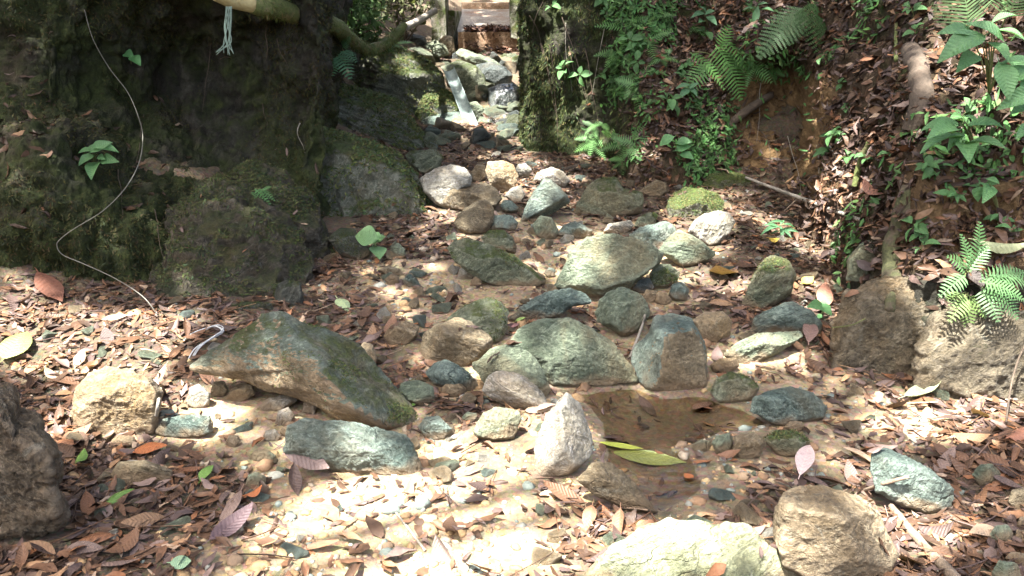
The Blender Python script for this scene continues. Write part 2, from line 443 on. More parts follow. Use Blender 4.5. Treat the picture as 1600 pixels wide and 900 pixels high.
M['pebble'] = (lambda s: (s.put(s.b.inputs['Base Color'], s.mix(1.0, s.attr('col', 'Color'), s.ramp(s.noise(s.objvec(False), 55, 5, 0.7), [(0.3, 0.65), (0.7, 1.3)]), 'MULTIPLY')),
                           s.put(s.b.inputs['Roughness'], 0.75),
                           s.put(s.b.inputs['Normal'], s.bump(s.noise(s.objvec(False), 110, 4, 0.7), 0.5, 0.006)), s.m)[-1])(NT('pebbles'))
def wood_mat(name, c1, c2, moss=0.0, moss_c=(0.09, 0.11, 0.025)):
    s = NT(name); v = s.objvec()
    n = s.noise(v, 14, 6, 0.65, 0.8); f = s.noise(v, 80, 5, 0.7)
    col = s.mix(s.ramp(n, [(0.35, 0.0), (0.65, 1.0)]), c1, c2)
    if moss > 0:
        mk = s.ramp(s.math('ADD', s.noise(v, 9, 6, 0.7, 0.5), (moss - 0.5) * 0.4), [(0.46, 0.0), (0.58, 1.0)])
        mc = s.ramp(f, [(0.3, tuple(c * 0.4 for c in moss_c)), (0.7, tuple(c * 1.4 for c in moss_c))])
        col = s.mix(mk, col, mc)
    s.put(s.b.inputs['Base Color'], col); s.b.inputs['Roughness'].default_value = 0.8
    s.put(s.b.inputs['Normal'], s.bump(s.math('ADD', n, f), 0.8, 0.012)); return s.m
M['wood'] = wood_mat('weathered stick', (0.12, 0.085, 0.055), (0.26, 0.20, 0.14))
M['root'] = wood_mat('root bark', (0.045, 0.032, 0.02), (0.11, 0.08, 0.055))
M['moss_limb'] = wood_mat('mossy limb', (0.10, 0.085, 0.04), (0.22, 0.19, 0.09), 0.75)
M['moss_root'] = wood_mat('mossy root', (0.05, 0.038, 0.025), (0.13, 0.10, 0.065), 0.62, (0.075, 0.08, 0.03))
M['bamboo'] = wood_mat('yellow bamboo', (0.30, 0.25, 0.11), (0.42, 0.36, 0.18))
M['stem'] = wood_mat('green stem', (0.08, 0.10, 0.03), (0.16, 0.17, 0.06))
M['pole'] = wood_mat('grey pole', (0.20, 0.18, 0.14), (0.34, 0.31, 0.26))
M['bark'] = wood_mat('tree bark', (0.06, 0.05, 0.04), (0.15, 0.13, 0.10), 0.3)
M['concrete'] = rock_mat('stained concrete', (0.26, 0.22, 0.18), (0.38, 0.34, 0.29), stain=(0.26, 0.14, 0.07), stain_amt=0.8, streak=2)
M['rust_concrete'] = rock_mat('rust brown concrete', (0.20, 0.12, 0.07), (0.32, 0.21, 0.13), stain=(0.26, 0.13, 0.06), stain_amt=0.6, streak=2)
M['moss_concrete'] = rock_mat('mossy concrete', (0.22, 0.21, 0.16), (0.36, 0.34, 0.28), stain_amt=0.5, moss=0.95, moss_c=(0.10, 0.14, 0.03), streak=2)
def plain(name, c, rough=0.5, metal=0.0):
    s = NT(name); v = s.objvec()
    s.put(s.b.inputs['Base Color'], s.mix(1.0, c, s.ramp(s.noise(v, 20, 6, 0.7), [(0.3, 0.6), (0.7, 1.25)]), 'MULTIPLY'))
    s.b.inputs['Roughness'].default_value = rough; s.b.inputs['Metallic'].default_value = metal
    s.put(s.b.inputs['Normal'], s.bump(s.noise(v, 60, 5, 0.7), 0.2, 0.004)); return s.m
M['wire'] = plain('grey wire', (0.15, 0.145, 0.12), 0.6)
M['cable'] = plain('white cable', (0.5, 0.52, 0.52), 0.4)
M['twine'] = plain('pale green twine', (0.15, 0.21, 0.17), 0.8)
M['gutter'] = plain('pale green grey metal', (0.30, 0.37, 0.35), 0.45, 0.15)
def water_mat(name, tint, rough, ripple, foam=False):
    s = NT(name); v = s.objvec(False)
    tr = s.add('ShaderNodeBsdfTransparent', Color=tint)
    gl = s.add('ShaderNodeBsdfGlossy', Color=(1, 1, 1), Roughness=rough)
    nb = s.bump(s.noise(s.mapping(v, (0, 0, 0.4), (1, 1.7, 1)), ripple, 4, 0.55), 0.16 if not foam else 0.8, 0.03)
    s.put(gl.inputs['Normal'], nb)
    fr = s.add('ShaderNodeFresnel', IOR=1.33); s.put(fr.inputs['Normal'], nb)
    mx = s.add('ShaderNodeMixShader', Fac=fr.outputs[0])
    s.put(mx.inputs[1], tr.outputs[0]); s.put(mx.inputs[2], gl.outputs[0])
    last = mx.outputs[0]
    if foam:
        d = s.add('ShaderNodeBsdfDiffuse', Color=(0.75, 0.76, 0.78))
        k = s.ramp(s.noise(s.mapping(v, (0, 0, 0), (16, 16, 3.5)), 2.0, 6, 0.7, 0.6), [(0.54, 0.0), (0.68, 0.5)])
        m2 = s.add('ShaderNodeMixShader', Fac=k)
        s.put(m2.inputs[1], last); s.put(m2.inputs[2], d.outputs[0]); last = m2.outputs[0]
    s.put(s.out.inputs[0], last); return s.m
M['water'] = water_mat('clear shallow water', (0.86, 0.82, 0.74), 0.02, 9.0)
M['fall'] = water_mat('falling water', (0.85, 0.87, 0.86), 0.08, 30.0, True)

# ================================================================== THE SETTING
# ---- stream bed
gx = np.concatenate([np.linspace(-6, -2.6, 50), np.linspace(-2.57, 2.57, 260), np.linspace(2.6, 6, 50)])
gy = np.concatenate([np.linspace(-2, 1.5, 40), np.linspace(1.515, 4.6, 210), np.linspace(4.63, 9, 130), np.linspace(9.06, 14, 80), np.linspace(14.2, 24, 40)])
X, Y = np.meshgrid(gx, gy, indexing='ij')
Z = bed(X, Y)
V = np.stack([X.ravel(), Y.ravel(), Z.ravel()], 1)
Fq = quads_grid(len(gx), len(gy))
pd = poly_dist(V[:, 0], V[:, 1], POOL)
wet = sstep(-0.34, 0.0, pd + 0.12 * fbm(V * np.array([7, 7, 0]), 3, 23))
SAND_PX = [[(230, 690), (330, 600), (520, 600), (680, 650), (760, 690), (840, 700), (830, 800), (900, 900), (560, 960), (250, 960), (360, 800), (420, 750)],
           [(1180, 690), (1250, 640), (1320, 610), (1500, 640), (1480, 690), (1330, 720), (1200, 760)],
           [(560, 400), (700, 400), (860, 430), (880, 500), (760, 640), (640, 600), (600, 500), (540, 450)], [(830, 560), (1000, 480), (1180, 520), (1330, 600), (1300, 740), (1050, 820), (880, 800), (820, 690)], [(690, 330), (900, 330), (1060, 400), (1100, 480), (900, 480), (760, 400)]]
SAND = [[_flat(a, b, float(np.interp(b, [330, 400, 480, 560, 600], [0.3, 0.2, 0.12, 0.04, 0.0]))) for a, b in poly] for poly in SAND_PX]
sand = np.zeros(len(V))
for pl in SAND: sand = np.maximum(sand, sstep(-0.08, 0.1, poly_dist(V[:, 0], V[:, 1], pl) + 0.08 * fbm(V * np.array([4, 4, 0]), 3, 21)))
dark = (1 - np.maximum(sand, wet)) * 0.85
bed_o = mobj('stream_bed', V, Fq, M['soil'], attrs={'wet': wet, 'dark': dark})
tag(bed_o, 'sandy stream bed of ochre gravel under leaf litter', kind='structure')
collide(V, Fq, 0)
SURF = {0: (V, Fq)}

# ---- steep banks as curved sheets through hand-set points
def catmull(A, n, axis):
    A = np.moveaxis(np.asarray(A, float), axis, 0)
    m = len(A)
    t = np.linspace(0, m - 1, n); i = np.minimum(t.astype(int), m - 2); f = (t - i)
    g = lambda k: A[np.clip(k, 0, m - 1)]
    f = f.reshape(-1, *([1] * (A.ndim - 1)))
    p0, p1, p2, p3 = g(i - 1), g(i), g(i + 1), g(i + 2)
    r = 0.5 * (2 * p1 + (p2 - p0) * f + (2 * p0 - 5 * p1 + 4 * p2 - p3) * f ** 2 + (3 * p1 - 3 * p2 + p3 - p0) * f ** 3)
    return np.moveaxis(r, 0, axis)
def sheet(name, grid, nu, nv, amp, freq, seed):
    G = catmull(catmull(np.asarray(grid, float), nu, 0), nv, 1)
    V = G.reshape(-1, 3)
    F = quads_grid(nu, nv)
    N = mesh_normals(V, F)
    d = amp * fbm(V * freq, 5, seed) + amp * 0.8 * fbm(V * freq * 2.7 * np.array([1, 1, 0.55]), 4, seed + 9, ridged=True) + 0.03 * fbm(V * 9, 4, seed + 15, ridged=True) + 0.012 * fbm(V * 26, 3, seed + 5)
    return V + N * d[:, None], F
# left wall: rows top to bottom, columns left to right; (pixel x, pixel y, metres ahead)
rows = [-250, -70, 50, 140, 230, 340, 500]
cols = [(-520, [4.9, 4.6, 4.5, 4.3, 4.0, 3.85, 3.8]), (-60, [5.3, 5.1, 5.0, 4.85, 4.3, 4.1, 4.05]), (90, [5.4, 5.2, 5.05, 4.95, 4.45, 4.15, 4.1]),
        (200, [5.1, 5.1, 5.4, 5.45, 5.05, 4.35, 4.15]), (300, [5.0, 5.0, 5.6, 5.7, 5.5, 4.7, 4.25]), (430, [5.2, 5.1, 5.5, 5.6, 5.5, 5.1, 4.6]),
        (500, [5.3, 5.2, 5.3, 5.4, 5.3, 5.1, 4.9]), (522, [6.0, 5.9, 5.9, 6.0, 5.9, 5.8, 5.6]), (535, [7.6, 7.6, 7.6, 7.6, 7.6, 7.6, 7.4])]
grid = []
for px, ys in cols:
    c = [at_y(px, py, yy) for py, yy in zip(rows, ys)]
    back = c[0] + np.array([-2.6, 2.2, 0.35])
    grid.append([back] + c)
V, F = sheet('w', grid, 380, 260, 0.13, 1.6, 31)
F = F[:, ::-1]
px_, py_, _ = project(V)
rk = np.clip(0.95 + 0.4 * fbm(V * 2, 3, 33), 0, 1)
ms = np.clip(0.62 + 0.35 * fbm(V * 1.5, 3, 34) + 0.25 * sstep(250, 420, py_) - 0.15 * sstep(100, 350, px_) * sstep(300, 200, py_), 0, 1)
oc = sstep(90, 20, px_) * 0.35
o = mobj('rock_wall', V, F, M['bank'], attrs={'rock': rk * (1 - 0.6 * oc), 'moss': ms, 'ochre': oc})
tag(o, 'dark overhanging mossy rock wall beside the stream bed', kind='structure')
collide(V, F, 1); SURF[1] = (V, F)
# right bank
cols = [(832, 225, [0, 0, 0, 0, 0, 0], 4.0), (823, 232, [0, 0.0, -0.05, -0.12, -0.1, 0.0], 0.45), (850, 238, [0, 0.05, 0.0, 0.0, 0.0, 0.1], 0.0), (945, 252, [0, 0.1, 0.15, 0.15, 0.2, 0.6], 0.0),
        (1015, 300, [0, 0.3, 0.5, 0.7, 0.9, 1.6], 0.0), (1100, 290, [0, 0.25, 0.5, 0.8, 1.1, 2.0], 0.0), (1180, 268, [0, 0.3, 0.38, 0.15, 0.6, 1.6], 0.0),
        (1250, 290, [0, 0.5, 0.6, 0.45, 0.9, 1.8], 0.0), (1320, 430, [0, 0.2, 0.6, 1.0, 1.5, 2.3], 0.0), (1420, 575, [0, 0.15, 0.45, 0.9, 1.6, 2.4], 0.0),
        (1520, 595, [0, 0.1, 0.35, 0.7, 1.3, 2.1], 0.0), (1650, 610, [0, 0.1, 0.3, 0.5, 0.95, 1.7], 0.0), (2050, 660, [0, 0.05, 0.2, 0.35, 0.6, 1.2], 0.0)]
grid = []
for px, b, dys, add in cols:
    g0, _ = ground_hit(px, b)
    Yb = g0[1] + 0.05 + add
    rr = [b + 70, b, b * 0.75, b * 0.5, b * 0.25, 0, -320]
    dd = [0.0] + list(dys)
    c = [at_y(px, py, Yb + dy) for py, dy in zip(rr, dd)]
    c.append(c[-1] + np.array([1.2, 3.0, 0.9]))
    grid.append(c)
V, F = sheet('b', grid, 360, 190, 0.085, 1.9, 41)
px_, py_, _ = project(V)
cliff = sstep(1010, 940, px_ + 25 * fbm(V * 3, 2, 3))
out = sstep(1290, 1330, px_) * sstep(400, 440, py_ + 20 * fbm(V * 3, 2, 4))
hol = sstep(1130, 1180, px_) * sstep(1330, 1280, px_) * sstep(95, 135, py_) * sstep(330, 280, py_)
hol = np.maximum(hol, sstep(1380, 1450, px_) * sstep(230, 270, py_) * sstep(440, 380, py_) * 0.7)
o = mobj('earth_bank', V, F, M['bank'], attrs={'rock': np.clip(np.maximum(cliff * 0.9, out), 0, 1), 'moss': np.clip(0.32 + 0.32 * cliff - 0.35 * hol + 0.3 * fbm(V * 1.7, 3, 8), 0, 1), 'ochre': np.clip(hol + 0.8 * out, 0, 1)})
tag(o, 'steep earth bank and dark cliff covered in dead leaves and ferns', kind='structure')
collide(V, F, 2); SURF[2] = (V, F)

# ---- pool
def ngon_fill(poly, z, name, mat, grow=0.12):
    P = np.array(poly); c = P.mean(0)
    P = c + (P - c) * (1 + grow)
    rings = [c + (P - c) * k for k in (0.0001, 0.35, 0.7, 1.0)]
    n = len(P)
    V = np.concatenate([np.c_[r, np.full(n, z)] for r in rings])
    F = []
    for k in range(3):
        for i in range(n):
            F.append((k * n + i, k * n + (i + 1) % n, (k + 1) * n + (i + 1) % n, (k + 1) * n + i))
    return mobj(name, V, np.array(F), mat)
o = ngon_fill(POOL, WATER_Z, 'pool_water', M['water'])
tag(o, 'shallow clear brown pool between the boulders', kind='structure')

# ================================================================== ROCKS
_ico = {}
def ico(n):
    if n not in _ico:
        bm = bmesh.new(); bmesh.ops.create_icosphere(bm, subdivisions=n, radius=1)
        _ico[n] = (np.array([v.co[:] for v in bm.verts]), np.array([[v.index for v in f.verts] for f in bm.faces])); bm.free()
    return _ico[n]
def hull_planes(P):
    bm = bmesh.new()
    for p in P: bm.verts.new(p)
    bmesh.ops.convex_hull(bm, input=bm.verts)
    bm.normal_update()
    pl = []
    for f in bm.faces:
        n = np.array(f.normal[:]); h = n @ np.array(f.verts[0].co[:])
        if h < 0: n, h = -n, -h
        if h > 1e-4: pl.append((*n, h))
    bm.free()
    return np.array(pl)
ROCKS = []
def rock(name, label, out, mat, cat='rock', T=0.75, tilt=0.0, k=26, depth=None, amp=0.05, front=(), jit=0.10, strata=0.0, group=None, level=None, contact=None, sdir=None, chips=4, facets=4, ow=None, planes=None, keep=False):
    rs = np.random.default_rng(len(ROCKS) * 13 + 5)
    out = np.array(out, float)
    cx, cy = (out.max(0) + out.min(0)) / 2
    W = np.ptp(out[:, 0]); H = np.ptp(out[:, 1])
    if depth is None:
        yb = out[:, 1].max() if contact is None else contact
        xb = out[np.argmax(out[:, 1])][0] * 0.4 + cx * 0.6
        g, dep = ground_hit(xb, min(yb, 1100) - 0.01 * H)
    else:
        dep = depth
    Tm = T * 0.5 * math.sqrt(W * H) * dep / FPX
    if depth is None: dep = dep + 0.14 * Tm
    s = dep / FPX
    su, sv, sw = W / 2 * s, H / 2 * s, Tm
    o2 = np.stack([(out[:, 0] - cx) * s / su, -(out[:, 1] - cy) * s / sv], 1)
    pts = [(u, v, -tilt * v + (ow[i] if ow is not None else 0)) for i, (u, v) in enumerate(o2)]
    n = len(o2)
    for sg, m_ in ((1, 0 if front else facets), (-1, facets)):
        a0 = rs.uniform(0, 6.28)
        for i in range(m_):
            a_ = a0 + (i + rs.uniform(-0.3, 0.3)) / m_ * 6.283
            j = int(np.argmin(np.abs((np.arctan2(o2[:, 1], o2[:, 0]) - a_ + math.pi) % (2 * math.pi) - math.pi)))
            u, v = o2[j] * rs.uniform(0.45, 0.82)
            pts.append((u, v, sg * rs.uniform(0.62, 1.0) - tilt * v))
    for fx, fy, fw in front:
        pts.append(((fx - cx) / (W / 2), -(fy - cy) / (H / 2), fw))
    rounded = (k <= 25 and planes is None) or keep
    if not rounded:
        # a broken block: the outline as its sides, then a top, a front and a few fracture faces
        side = hull_planes([(u, v, w_) for u, v in o2 for w_ in (-1.0, 1.0)])
        side = [p for p in side if abs(p[2]) < 0.5]
        pl = []
        for p in side:
            tp = rs.uniform(0.05, 0.45)
            nn_ = np.array([p[0], p[1], tp]); ln_ = np.linalg.norm(nn_); pl.append((*(nn_ / ln_), p[3] / ln_))
            nn_ = np.array([p[0], p[1], -0.25]); ln_ = np.linalg.norm(nn_); pl.append((*(nn_ / ln_), (p[3] + 0.1) / ln_))
        face = planes or [(rs.uniform(-.45, .45), rs.uniform(0.55, 0.95), rs.uniform(0.35, 0.7), rs.uniform(0.5, 0.68)), (rs.uniform(-.35, .35), rs.uniform(-.5, 0.0), 0.95, rs.uniform(0.5, 0.72)),
                (rs.choice([-1, 1]) * rs.uniform(0.5, 0.9), rs.uniform(-.1, .5), rs.uniform(.4, .7), rs.uniform(0.6, 0.75))] + [(rs.normal(0, .6), rs.normal(0.1, .6), rs.uniform(.2, .7), rs.uniform(0.7, 0.85)) for _ in range(2)]
        for a0, a1, a2, hh in face:
            nn_ = np.array([a0, a1, a2]); nn_ /= np.linalg.norm(nn_)
            pl.append((*nn_, hh * (np.abs(nn_[:2]).sum() * 0.45 + 0.55) if planes is None else hh))
        pl.append((0, 0, -1.0, 0.8))
        pl = np.array(pl)
    else:
        pl = hull_planes(pts)
    A_ = np.array(pts)
    ch = []
    for _ in range(0 if (front or not rounded) else chips):
        c_n = rs.normal(0, 1, 3); c_n[2] = abs(c_n[2]) * 0.9 + 0.15; c_n /= np.linalg.norm(c_n)
        ch.append((*c_n, (A_ @ c_n).max() * rs.uniform(0.62, 0.85)))
    if ch: pl = np.concatenate([pl, np.array(ch)])
    k = 130 if not rounded else k
    lev = level or (6 if W > 120 else 5 if W > 45 else 4)
    D, F = ico(lev)
    q = np.maximum(D @ pl[:, :3].T, 0) / pl[:, 3]
    r = 1.0 / (np.sum(q ** k, 1) ** (1.0 / k) + 1e-9)
    P = D * r[:, None]
    # fit the outline
    th = np.arctan2(P[:, 1], P[:, 0]); rad = np.hypot(P[:, 0], P[:, 1])
    B = {6: 150, 5: 80}.get(lev, 40)
    bi = ((th + math.pi) / (2 * math.pi) * B).astype(int) % B
    sil = np.zeros(B); np.maximum.at(sil, bi, rad)
    ang = (np.arange(B) + 0.5) / B * 2 * math.pi - math.pi
    Ro = np.full(B, 0.0)
    for b in range(B):
        d = np.array([math.cos(ang[b]), math.sin(ang[b])])
        for i in range(n):
            a0, a1 = o2[i], o2[(i + 1) % n]; e = a1 - a0
            den = d[0] * e[1] - d[1] * e[0]
            if abs(den) < 1e-9: continue
            t = (a0[0] * e[1] - a0[1] * e[0]) / den; m = (a0[0] * d[1] - a0[1] * d[0]) / den
            if t > 0 and -1e-6 <= m <= 1 + 1e-6: Ro[b] = max(Ro[b], t)
    gd = (sil > 0) & (Ro > 0)
    ratio = np.interp(np.arange(B), np.nonzero(gd)[0], (Ro[gd] / sil[gd]), period=B)
    ratio = (np.roll(ratio, 1) + ratio * 4 + np.roll(ratio, -1)) / 6
    sc = np.interp(th, np.concatenate([ang - 2 * math.pi, ang, ang + 2 * math.pi]), np.tile(ratio, 3))
    P[:, 0] *= sc; P[:, 1] *= sc
    rc = ray(cx, cy)
    wax = -rc / np.linalg.norm(rc)
    C = CAM + rc * dep
    Wd = C + np.outer(P[:, 0] * su, RIGHT) + np.outer(P[:, 1] * sv, UP) + np.outer(P[:, 2] * sw, wax)
    N = mesh_normals(Wd, F)
    size = math.sqrt(su * sv)
    sd = len(ROCKS) * 7 % 997
    L = Wd - C
    disp = amp * size * (fbm(L / size * 1.3 + sd, 4, sd) * 1.0 + 1.0 * fbm(L / size * 3.0 + sd, 5, sd + 3, ridged=True, gain=0.6)) + 0.016 * size * fbm(L / size * 14 + sd, 3, sd + 4)
    if strata == 0 and not rounded: strata = 0.011
    if strata > 0:
        ax = np.array(sdir if sdir is not None else rs.normal(0, 1, 3)); ax = ax / np.linalg.norm(ax)
        t = L @ ax / size * 7 + 0.8 * fbm(L / size * 1.1 + sd, 2, sd)
        disp += 0.6 * strata * size * (sstep(0.0, 0.16, t % 1) * (1 - (t % 1)) * 2.2 - 0.5) * (0.5 + 0.5 * fbm(L / size * 2 + sd, 2, sd + 8))
    Wd = Wd + N * disp[:, None]
    hg = Wd[:, 2] - bed(Wd[:, 0], Wd[:, 1], False)
    mud = sstep(0.055, 0.01, hg + 0.05 * fbm(Wd * 14, 3, 3)) if depth is None or dep < 3.4 else np.zeros(len(Wd))
    ob = mobj(name, Wd, F, M[mat], loc=C, attrs={'mud': mud})
    tag(ob, label, cat, group)
    collide(Wd, F, 10 + len(ROCKS))
    ROCKS.append((ob, Wd, F, mat))
    return ob

# -- big outcrops that belong to the sides of the gully
rock('rock_outcrop', 'long mossy outcrop sloping down to the stream behind the dark wall', [(440, 170), (520, 205), (570, 220), (620, 243), (655, 285), (690, 340), (704, 372), (640, 388), (570, 392), (500, 420), (430, 400)], 'ledge', 'rock outcrop', depth=5.75, facets=8, T=0.9, tilt=0.5, amp=0.07, strata=0.03)
rock('rock_outcrop', 'layered mossy rock ledge above the tumbled boulders', [(470, 150), (520, 135), (580, 140), (630, 165), (655, 200), (668, 235), (650, 262), (610, 250), (560, 235), (500, 230)], 'ledge', 'rock outcrop', depth=7.2, facets=8, T=0.9, amp=0.07, strata=0.06, sdir=(0.3, 0.2, 1))
rock('rock_outcrop', 'steep grassy green rock flank beside the pale gutter', [(540, 60), (600, 65), (650, 85), (690, 118), (700, 160), (690, 195), (650, 200), (600, 170), (545, 150)], 'ledge', 'rock outcrop', depth=8.6, facets=8, T=1.0, amp=0.07, strata=0.05, sdir=(0.3, 0.2, 1))
rock('boulder', 'large dark mossy boulder bulging from the foot of the wall', [(225, 500), (245, 410), (272, 330), (305, 292), (360, 285), (420, 318), (460, 378), (482, 440), (478, 492), (400, 508), (300, 505)], 'wall_moss', 'boulder', depth=4.62, T=0.75, amp=0.16, facets=9, tilt=0.55, chips=0, k=18)
rock('boulder', 'dark rounded boulder wedged behind the mossy wall-foot boulder', [(335, 280), (390, 258), (440, 270), (485, 305), (512, 350), (518, 410), (490, 440), (440, 410), (380, 340)], 'wall_moss', 'boulder', depth=5.0, T=0.8, amp=0.15, facets=9, tilt=0.4, chips=0, k=18)
rock('rock', 'small moss-cushioned stone at the right foot of the dark wall', [(428, 462), (432, 445), (450, 437), (470, 442), (474, 470), (470, 488), (440, 490)], 'dark_moss', T=0.8, depth=4.2)
rock('rock', 'flat dark stone lying under the wall beside the big angular rock', [(355, 480), (380, 472), (425, 474), (432, 490), (410, 502), (360, 500)], 'dark_moss', depth=4.15)
rock('rock_outcrop', 'brown bedrock outcrop with the mossy root hanging over it', [(1294, 575), (1298, 505), (1318, 458), (1370, 438), (1440, 425), (1500, 440), (1530, 500), (1520, 620), (1400, 614), (1322, 604)], 'wet_brown', 'rock outcrop', depth=3.62, T=0.55, amp=0.09, tilt=0.35, k=30, strata=0.016, sdir=(0.2, 0.3, 1),
     planes=[(-0.1, 0.5, 0.85, 0.62), (-0.45, -0.1, 0.85, 0.60), (0.3, -0.2, 0.9, 0.66), (0.1, -0.5, 0.8, 0.72), (-0.8, 0.3, 0.4, 0.75)])
rock('rock_outcrop', 'damp grey-brown bedrock under the ferns at the picture edge', [(1425, 608), (1432, 540), (1462, 492), (1530, 468), (1620, 488), (1700, 540), (1700, 655), (1560, 634)], 'wet_brown', 'rock outcrop', depth=3.40, T=0.5, amp=0.09, tilt=0.4, k=30, strata=0.016, sdir=(0.2, 0.3, 1),
     planes=[(-0.2, 0.5, 0.85, 0.55), (-0.5, -0.1, 0.85, 0.62), (0.2, -0.2, 0.9, 0.66), (0.1, -0.6, 0.7, 0.72)])
rock('rock', 'grey layered rock leaning behind the muddy root', [(1322, 440), (1325, 405), (1345, 380), (1375, 368), (1385, 385), (1375, 420), (1345, 440)], 'grey', depth=4.05, strata=0.05)
rock('rock', 'round tan stone embedded in the bank below the drooping plant', [(1447, 320), (1452, 305), (1470, 300), (1485, 310), (1483, 330), (1465, 338)], 'brown', depth=3.95)
rock('rock', 'pale round stone between the tan embedded stones', [(1484, 325), (1490, 308), (1503, 306), (1508, 318), (1500, 330)], 'ochre', depth=3.95)
rock('rock', 'flat yellowish stone under the embedded round stones', [(1465, 352), (1480, 338), (1505, 330), (1520, 340), (1510, 352), (1480, 360)], 'ochre', depth=3.9)
rock('rock', 'dark brown boulder set in the bank under the drooping leaves', [(1512, 300), (1525, 285), (1550, 282), (1562, 300), (1552, 320), (1525, 322)], 'brown', depth=3.95)
rock('rock', 'green-grey rock face standing in the earth hollow', [(1120, 262), (1122, 225), (1140, 198), (1165, 195), (1182, 215), (1180, 262), (1150, 270)], 'mossy', depth=6.75, T=0.7)
rock('rock', 'broken brown block at the left picture edge', [(-70, 612), (-10, 598), (20, 606), (26, 640), (58, 656), (86, 695), (92, 745), (84, 765), (98, 790), (100, 812), (60, 832), (0, 850), (-70, 860)], 'dark_brown', 'rock', T=0.9, k=26, depth=2.42, amp=0.10, strata=0.05, jit=0.16)

# -- head of the gully
rock('slab', 'dark wedge slab overhanging the little waterfall', [(742, 101), (768, 97), (790, 105), (801, 118), (798, 132), (775, 134), (758, 125)], 'dark', 'rock', depth=9.3, T=0.9, k=54)
rock('slab', 'long pale slab sloping above the dark wedge', [(712, 82), (720, 75), (745, 83), (772, 94), (797, 112), (780, 113), (745, 104), (720, 96)], 'grey', 'rock', depth=9.9, T=0.9, k=54)
rock('slab', 'black flat slab below the concrete post', [(632, 58), (643, 52), (664, 57), (668, 70), (652, 73), (636, 66)], 'dark', 'rock', depth=10.4, k=54)
rock('slab', 'grey-topped slab stepping down from the concrete post', [(664, 68), (680, 62), (696, 71), (702, 85), (686, 91), (667, 82)], 'grey', 'rock', depth=10.1, k=26)
rock('rock', 'tan boulder at the foot of the concrete post', [(685, 64), (694, 55), (707, 57), (712, 80), (702, 88), (688, 80)], 'ochre', depth=10.3)
rock('boulder', 'green boulder behind the leaning metal gutter', [(688, 104), (714, 94), (744, 103), (757, 120), (762, 148), (745, 158), (715, 152), (698, 130)], 'mossy', 'boulder', depth=9.2, T=0.9)
rock('rock', 'grey stone to the right of the gutter foot', [(724, 163), (744, 158), (758, 170), (752, 186), (735, 191), (725, 178)], 'grey', depth=8.7)
rock('rock', 'pale grey stone where the trickle lands', [(741, 197), (750, 182), (766, 183), (774, 195), (757, 205)], 'grey', depth=8.3)
rock('boulder', 'wet black rock face under the waterfall', [(763, 138), (780, 131), (803, 131), (817, 140), (812, 165), (815, 197), (790, 204), (768, 194), (764, 165)], 'dark', 'boulder', depth=9.0, T=0.8, strata=0.05)
rock('rock', 'mossy block leaning on the cliff by the far stones', [(799, 92), (809, 84), (824, 98), (832, 122), (815, 128), (802, 112)], 'mossy', depth=9.9)
rock('rock', 'pale round stone among the far rubble', [(777, 102), (784, 95), (796, 97), (798, 107), (786, 112)], 'pale', depth=10.3, cat='stone')
rock('rock', 'flat grey stone at the foot of the brown concrete step', [(744, 86), (757, 77), (770, 80), (771, 91), (757, 94)], 'grey', depth=10.8, cat='stone')
rock('rock', 'reddish stone below the brown concrete step', [(727, 76), (736, 70), (747, 74), (744, 81), (732, 81)], 'ochre', depth=10.9, cat='stone')
rock('rock', 'greenish stone between the far rubble and the mossy block', [(780, 92), (787, 83), (796, 84), (797, 95), (788, 97)], 'mossy', depth=10.6, cat='stone')
rock('boulder', 'brown boulder sitting in the notch at the cascade foot', [(679, 212), (690, 198), (710, 195), (725, 204), (731, 220), (716, 233), (692, 237), (682, 225)], 'brown', 'boulder', depth=7.9, k=41)
rock('rock', 'dark stone left of the brown notch boulder', [(660, 218), (670, 200), (681, 203), (684, 226), (670, 230)], 'mossy', depth=7.9)
rock('rock', 'broken grey bedrock right of the notch boulder', [(725, 228), (735, 208), (760, 202), (795, 203), (815, 212), (820, 228), (790, 238), (750, 242), (732, 240)], 'grey', depth=8.0, T=0.8, strata=0.07, tilt=0.4)

rock('slab', 'long wet grey slab across the foot of the cascade', [(640, 205), (672, 178), (715, 172), (760, 196), (770, 214), (730, 226), (680, 222)], 'teal', 'rock', depth=8.35, T=0.8, strata=0.06)
rock('boulder', 'mossy boulder left of the gutter foot', [(640, 160), (668, 138), (700, 142), (722, 168), (718, 196), (680, 204), (650, 192)], 'ledge', 'boulder', depth=8.5, T=0.9)
rock('rock', 'angular grey stone in the cascade below the wet black face', [(752, 210), (766, 194), (790, 192), (808, 204), (804, 220), (776, 224)], 'grey', depth=8.3)
rock('rock', 'green stone under the right cliff corner in the cascade', [(796, 200), (806, 180), (822, 182), (832, 210), (820, 226), (802, 222)], 'mossy', depth=8.2)
rock('rock', 'tan stone in the steps above the brown notch boulder', [(700, 196), (712, 182), (730, 184), (738, 200), (722, 210)], 'ochre', depth=8.2)
rock('rock', 'grey block between the notch boulder and the round-topped rock', [(672, 246), (690, 234), (716, 232), (730, 246), (722, 262), (690, 264)], 'grey', depth=7.55)
rock('rock', 'wet dark stone right of the grey block in the cascade pool', [(728, 256), (742, 240), (764, 238), (776, 250), (762, 262), (740, 264)], 'teal', depth=7.5)
rock('rock', 'flat grey stone below the broken bedrock', [(772, 252), (790, 240), (818, 240), (832, 250), (820, 260), (790, 262)], 'grey', depth=7.5, T=0.6)
rock('rock', 'brown stone by the cliff corner above the leaf drift', [(820, 246), (832, 234), (852, 234), (862, 246), (850, 256), (830, 258)], 'mossy', depth=7.35)
